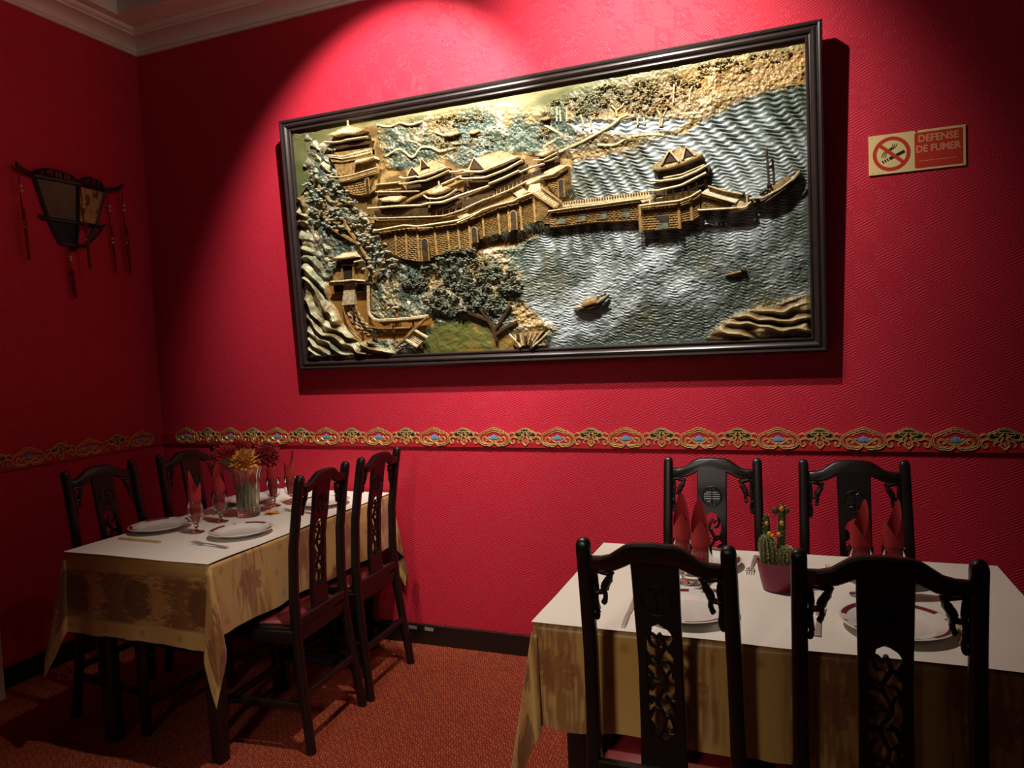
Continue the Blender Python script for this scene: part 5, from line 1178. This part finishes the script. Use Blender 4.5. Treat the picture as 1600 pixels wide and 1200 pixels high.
def cactus(name, base, h, r, ribs, mat, lean=(0, 0), sp=14, splen=.007):
    zs = [0, .06, .2, .4, .6, .78, .9, .96, 1.0]; rr = [.8, .92, 1, 1.02, 1, .92, .72, .48, .05]
    m = MB(); m.lathe([(r*q, h*z) for q, z in zip(rr, zs)], ribs*6, None, lambda a, z: 1+.13*math.cos(a*ribs))
    m.v = [(x+lean[0]*z, y+lean[1]*z, z) for x, y, z in m.v]
    o = m.build(name, mat, t, True, 60, Matrix.Translation((*base, .064)))
    s = MB()
    for i in range(ribs):
        a = 2*PI*i/ribs
        for k in range(sp):
            z = h*(.08+.88*k/(sp-1)); q = 1
            for (z0, z1, r0, r1) in zip(zs, zs[1:], rr, rr[1:]):
                if z0*h <= z <= z1*h: q = r0+(r1-r0)*(z/h-z0)/(z1-z0)
            R0 = r*q*1.12; c_ = Vector((R0*math.cos(a)+lean[0]*z, R0*math.sin(a)+lean[1]*z, z))
            for j in range(4):
                d = Vector((math.cos(a+rn.uniform(-.9, .9)), math.sin(a+rn.uniform(-.9, .9)), rn.uniform(-.5, .8)))
                s.tube([c_, c_+d.normalized()*splen], [.0005, .00015], 3)
    q = s.build('spines', spine, o); q['kind'] = 'stuff'
    return o
def budp(par, x, y, z, s):
    MB().dome((0, 0, 0), s, 1, 1, 1.15, 8, 3, full=True).build('orange_bud', bud, par, True, 60, Matrix.Translation((x, y, z)))
c = cactus('barrel_cactus', (-.022, -.012), .088, .0185, 12, cgreen, (-.03, 0)); budp(c, .004, -.004, .092, .0065); budp(c, .012, -.008, .088, .0055)
c = cactus('round_cactus', (.022, -.014), .060, .0165, 13, cgreen, (.05, 0), 10)
c = cactus('column_cactus', (-.024, .016), .142, .0092, 5, cdark, (-.02, 0), 12, .004); budp(c, -.001, -.010, .115, .0055)
c = cactus('column_cactus', (.006, .014), .172, .0098, 5, cdark, (.06, 0), 14, .004); budp(c, .008, -.010, .118, .0065); budp(c, .009, -.010, .158, .0065); budp(c, .0, -.010, .086, .0065)
MB().dome((0, 0, 0), .009, 1.1, .8, 1.2, 8, 3, full=True).build('cactus_pad', cdark, c, True, 60, Matrix.Translation((-.008, -.002, .150))); MB().dome((0, 0, 0), .007, 1.1, .8, 1.2, 8, 3, full=True).build('cactus_pad', cdark, c, True, 60, Matrix.Translation((.021, -.002, .150)))

# ------------------------------------------------------------------ no smoking sign
t = thing('no_smoking_sign', 'cream and red no smoking sign screwed to the wall right of the relief', 'sign', (3.8145, -.0005, 2.114))
SX = Matrix(((1, 0, 0, 0), (0, 0, -1, 0), (0, 1, 0, 0), (0, 0, 0, 1)))
scream = simple('sign_cream', lin((232, 208, 144)), .45); sred = simple('sign_red', lin((200, 52, 38)), .45); sblack = simple('sign_black', (.01, .01, .01), .5); slet = simple('sign_lettering', lin((228, 148, 104)), .5)
MB().box((0, 0, .003), (.319, .147, .006), SX, .001).build('board', scream, t)
MB().prism([(x+.072, y) for x, y in rrect(.156, .130, .006)], .006, .0066, SX).build('red_panel', sred, t)
rg = MB(); n = 48
for i in range(n):
    a0 = 2*PI*i/n; a1 = 2*PI*(i+1)/n; cx = -.083
    rg.add([(cx+r*math.cos(a), r*math.sin(a), z) for z in (.006, .0068) for a, r in ((a0, .0505), (a0, .0635), (a1, .0635), (a1, .0505))], [(4, 5, 6, 7), (0, 4, 7, 3), (1, 2, 6, 5)], SX)
rg.build('prohibition_ring', sred, t)
ck = Matrix.Translation((-.083, -.002, 0)) @ Matrix.Rotation(R(24), 4, 'Z')
MB().box((.015, -.012, .0063), (.056, .0115, .0006), SX @ ck).build('cigarette', sblack, t)
for k in range(3): MB().box((-.0195-.0085*k, -.012, .0063), (.0048, .0115, .0006), SX @ ck).build('cigarette_filter_stripe', sblack, t)
for k in range(3):
    d = .0065*k
    MB().sweep(curve_pts([(-.1155+d, -.012, .0063), (-.113+d, .002, .0063), (-.103+d, .011-d*.1, .0063), (-.092+d, .017, .0063), (-.0815+d, .024, .0063), (-.077+d, .036, .0063)], 5), [(-.0011, -.0003), (.0011, -.0003), (.0011, .0004), (-.0011, .0004)], None, (0, 0, 1), SX).build('smoke_curl', sblack, t)
MB().box((0, 0, .0068), (.104, .0125, .0008), SX @ Matrix.Translation((-.083, 0, 0)) @ Matrix.Rotation(R(-42), 4, 'Z')).build('prohibition_bar', sred, t)
def text_mesh(name, s, size, x, y, mat, parent, wfit, off=.018):
    cu = D.curves.new(name, 'FONT'); cu.body = s; cu.size = size; cu.offset = size*off; cu.extrude = .0002; cu.align_x = 'CENTER'; cu.resolution_u = 3
    o = D.objects.new(name, cu); COL.objects.link(o); bpy.context.view_layer.update()
    dg = bpy.context.evaluated_depsgraph_get(); me = D.meshes.new_from_object(o.evaluated_get(dg)); D.objects.remove(o)
    xs = [v.co.x for v in me.vertices]; k = wfit/(max(xs)-min(xs)); cxm = (max(xs)+min(xs))/2
    for v in me.vertices: v.co.x = (v.co.x-cxm)*k
    me.materials.clear(); me.materials.append(mat); q = D.objects.new(name, me); COL.objects.link(q); q.parent = parent; q.matrix_local = SX @ Matrix.Translation((x, y, .0070)); return q
text_mesh('lettering', 'DEFENSE', .036, .072, .030, slet, t, .130, .03); text_mesh('lettering', 'DE FUMER', .036, .072, -.008, slet, t, .145, .03)
rn = random.Random(2)
x = .010
while x < .134:
    w_ = rn.uniform(.003, .010)
    MB().box((x+w_/2, -.040, .0068), (w_, .0028, .0005), SX).build('fine_print_mark', slet, t); x += w_+rn.uniform(.0015, .004)
for x, y in ((-.148, .066), (-.148, -.066), (.0, .071), (.150, .066), (.150, -.066)): MB().dome((x, y, .006), .0024 if x else .004, sz=.5, n=8, rings=2, M=SX).build('screw', sblack if x == 0 else M['steel'], t)

# ------------------------------------------------------------------ wall lantern with tassels
t = thing('wall_lantern', 'dark carved wooden wall lantern with painted panels and long beaded tassels', 'lantern', (0, -.465, 2.05))
lw = simple('lantern_wood', (.010, .006, .008), .5, var=.3)
def painted():
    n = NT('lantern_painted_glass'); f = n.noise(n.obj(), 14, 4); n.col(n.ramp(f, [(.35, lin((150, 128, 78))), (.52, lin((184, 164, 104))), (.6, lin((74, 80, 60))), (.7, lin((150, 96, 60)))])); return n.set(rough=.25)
lg = painted()
TL = [Vector((.006, -.195, .318)), Vector((.085, -.02, .300)), Vector((.006, .195, .318))]      # upper rim
ML = [Vector((.006, -.135, .12)), Vector((.062, -.018, .11)), Vector((.006, .125, .12))]
BL = [Vector((.006, -.085, .012)), Vector((.034, -.015, .0)), Vector((.006, .062, .012))]
for a in (0, 1):
    q = [TL[a], TL[a+1], ML[a+1], ML[a]]; cen = sum(q, Vector())/4; nrm = (q[1]-q[0]).cross(q[3]-q[0]).normalized(); nrm = nrm if nrm.x > 0 else -nrm
    ins = [p.lerp(cen, .12) for p in q]
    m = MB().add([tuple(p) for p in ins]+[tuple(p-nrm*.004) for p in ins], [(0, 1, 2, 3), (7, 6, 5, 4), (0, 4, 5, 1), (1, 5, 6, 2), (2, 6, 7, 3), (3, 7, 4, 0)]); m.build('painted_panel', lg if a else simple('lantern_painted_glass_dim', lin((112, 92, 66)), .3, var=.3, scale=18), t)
    q2 = [ML[a], ML[a+1], BL[a+1], BL[a]]; c2_ = sum(q2, Vector())/4; ins = [p.lerp(c2_, .1) for p in q2]
    if a == 0: MB().add([tuple(p) for p in ins]+[tuple(p-nrm*.004) for p in ins], [(0, 1, 2, 3), (7, 6, 5, 4), (0, 4, 5, 1), (1, 5, 6, 2), (2, 6, 7, 3), (3, 7, 4, 0)]).build('lower_panel', lw, t)
    for A_, B_ in ((TL[a], TL[a+1]), (ML[a], ML[a+1]), (BL[a], BL[a+1])):
        MB().sweep([A_, B_], rrect(.014, .016, .003, 1), None, (0, 0, 1)).build('frame_bar', lw, t)
    # carved cresting
    m = MB(); A_, B_ = TL[a], TL[a+1]
    for k in range(17):
        u = k/16; p = A_.lerp(B_, u); hgt = .012+.034*math.sin(PI*min(1, max(0, u)))**.6
        m.tube(curve_pts([p, p+Vector((.002, .006*math.sin(k*2.1), hgt*.5)), p+Vector((0, -.004*math.sin(k*1.7), hgt))], 3), .0042, 5)
    m.tube([A_.lerp(B_, k/12)+Vector((0, 0, .012+.034*math.sin(PI*k/12)**.6)) for k in range(13)], .005, 5); m.build('carved_cresting', lw, t)
for k, (P, Q, S_) in enumerate(zip(TL, ML, BL)): MB().tube([P+Vector((0, 0, .01)), Q, S_], [.010, .009, .008], 6).build('corner_post', lw, t)
for s, e, hgt in ((TL[0], Vector((.03, -.285, .345)), 0), (TL[2], Vector((.03, .275, .352)), 0)):
    MB().tube(curve_pts([s, s.lerp(e, .5)+Vector((.005, 0, -.008)), e+Vector((0, 0, -.004)), e+Vector((.004, 0, .012))], 4), [.012]*4+[.010]*4+[.008]*4+[.005], 6).build('dragon_arm', lw, t)
for s, e in ((ML[0], ML[0]+Vector((.01, -.05, .012))), (ML[2], ML[2]+Vector((.01, .05, .012)))): MB().tube([s, s.lerp(e, .6)+Vector((0, 0, -.006)), e], [.010, .009, .006], 6).build('side_arm', lw, t)
MB().tube([ML[2]+Vector((.01, .03, -.01)), BL[2]+Vector((.006, 0, 0))], .006, 6).build('lower_strut', lw, t)
MB().dome((.012, -.012, -.012), .014, n=8, rings=3, full=True).build('finial', lw, t)
tas = simple('tassel_red', lin((112, 26, 24)), .8, var=.3, scale=80); bead = simple('tassel_bead', lin((206, 164, 104)), .35)
def tassel(p, L, r=.0085):
    p = Vector(p); o = MB().tube([p, p+Vector((.001, .004, -L*.45)), p+Vector((.002, .010, -L*.46)), p+Vector((.003, .02, -L))], [.003, .003, r, r*.8], 7).build('tassel', tas, t)
    for f in (.22, .27, .60, .65):
        q = p+Vector((.001, .004+f*.012, -L*f)); MB().dome(tuple(q), .0085, n=8, rings=3, full=True).build('bead', bead, o)
tassel((.033, -.284, .345), .44); tassel((.033, .274, .350), .46); tassel((.10, -.022, .30), .42); tassel((.02, .195, .33), .44, .006); tassel((.02, -.05, .0), .26, .010)
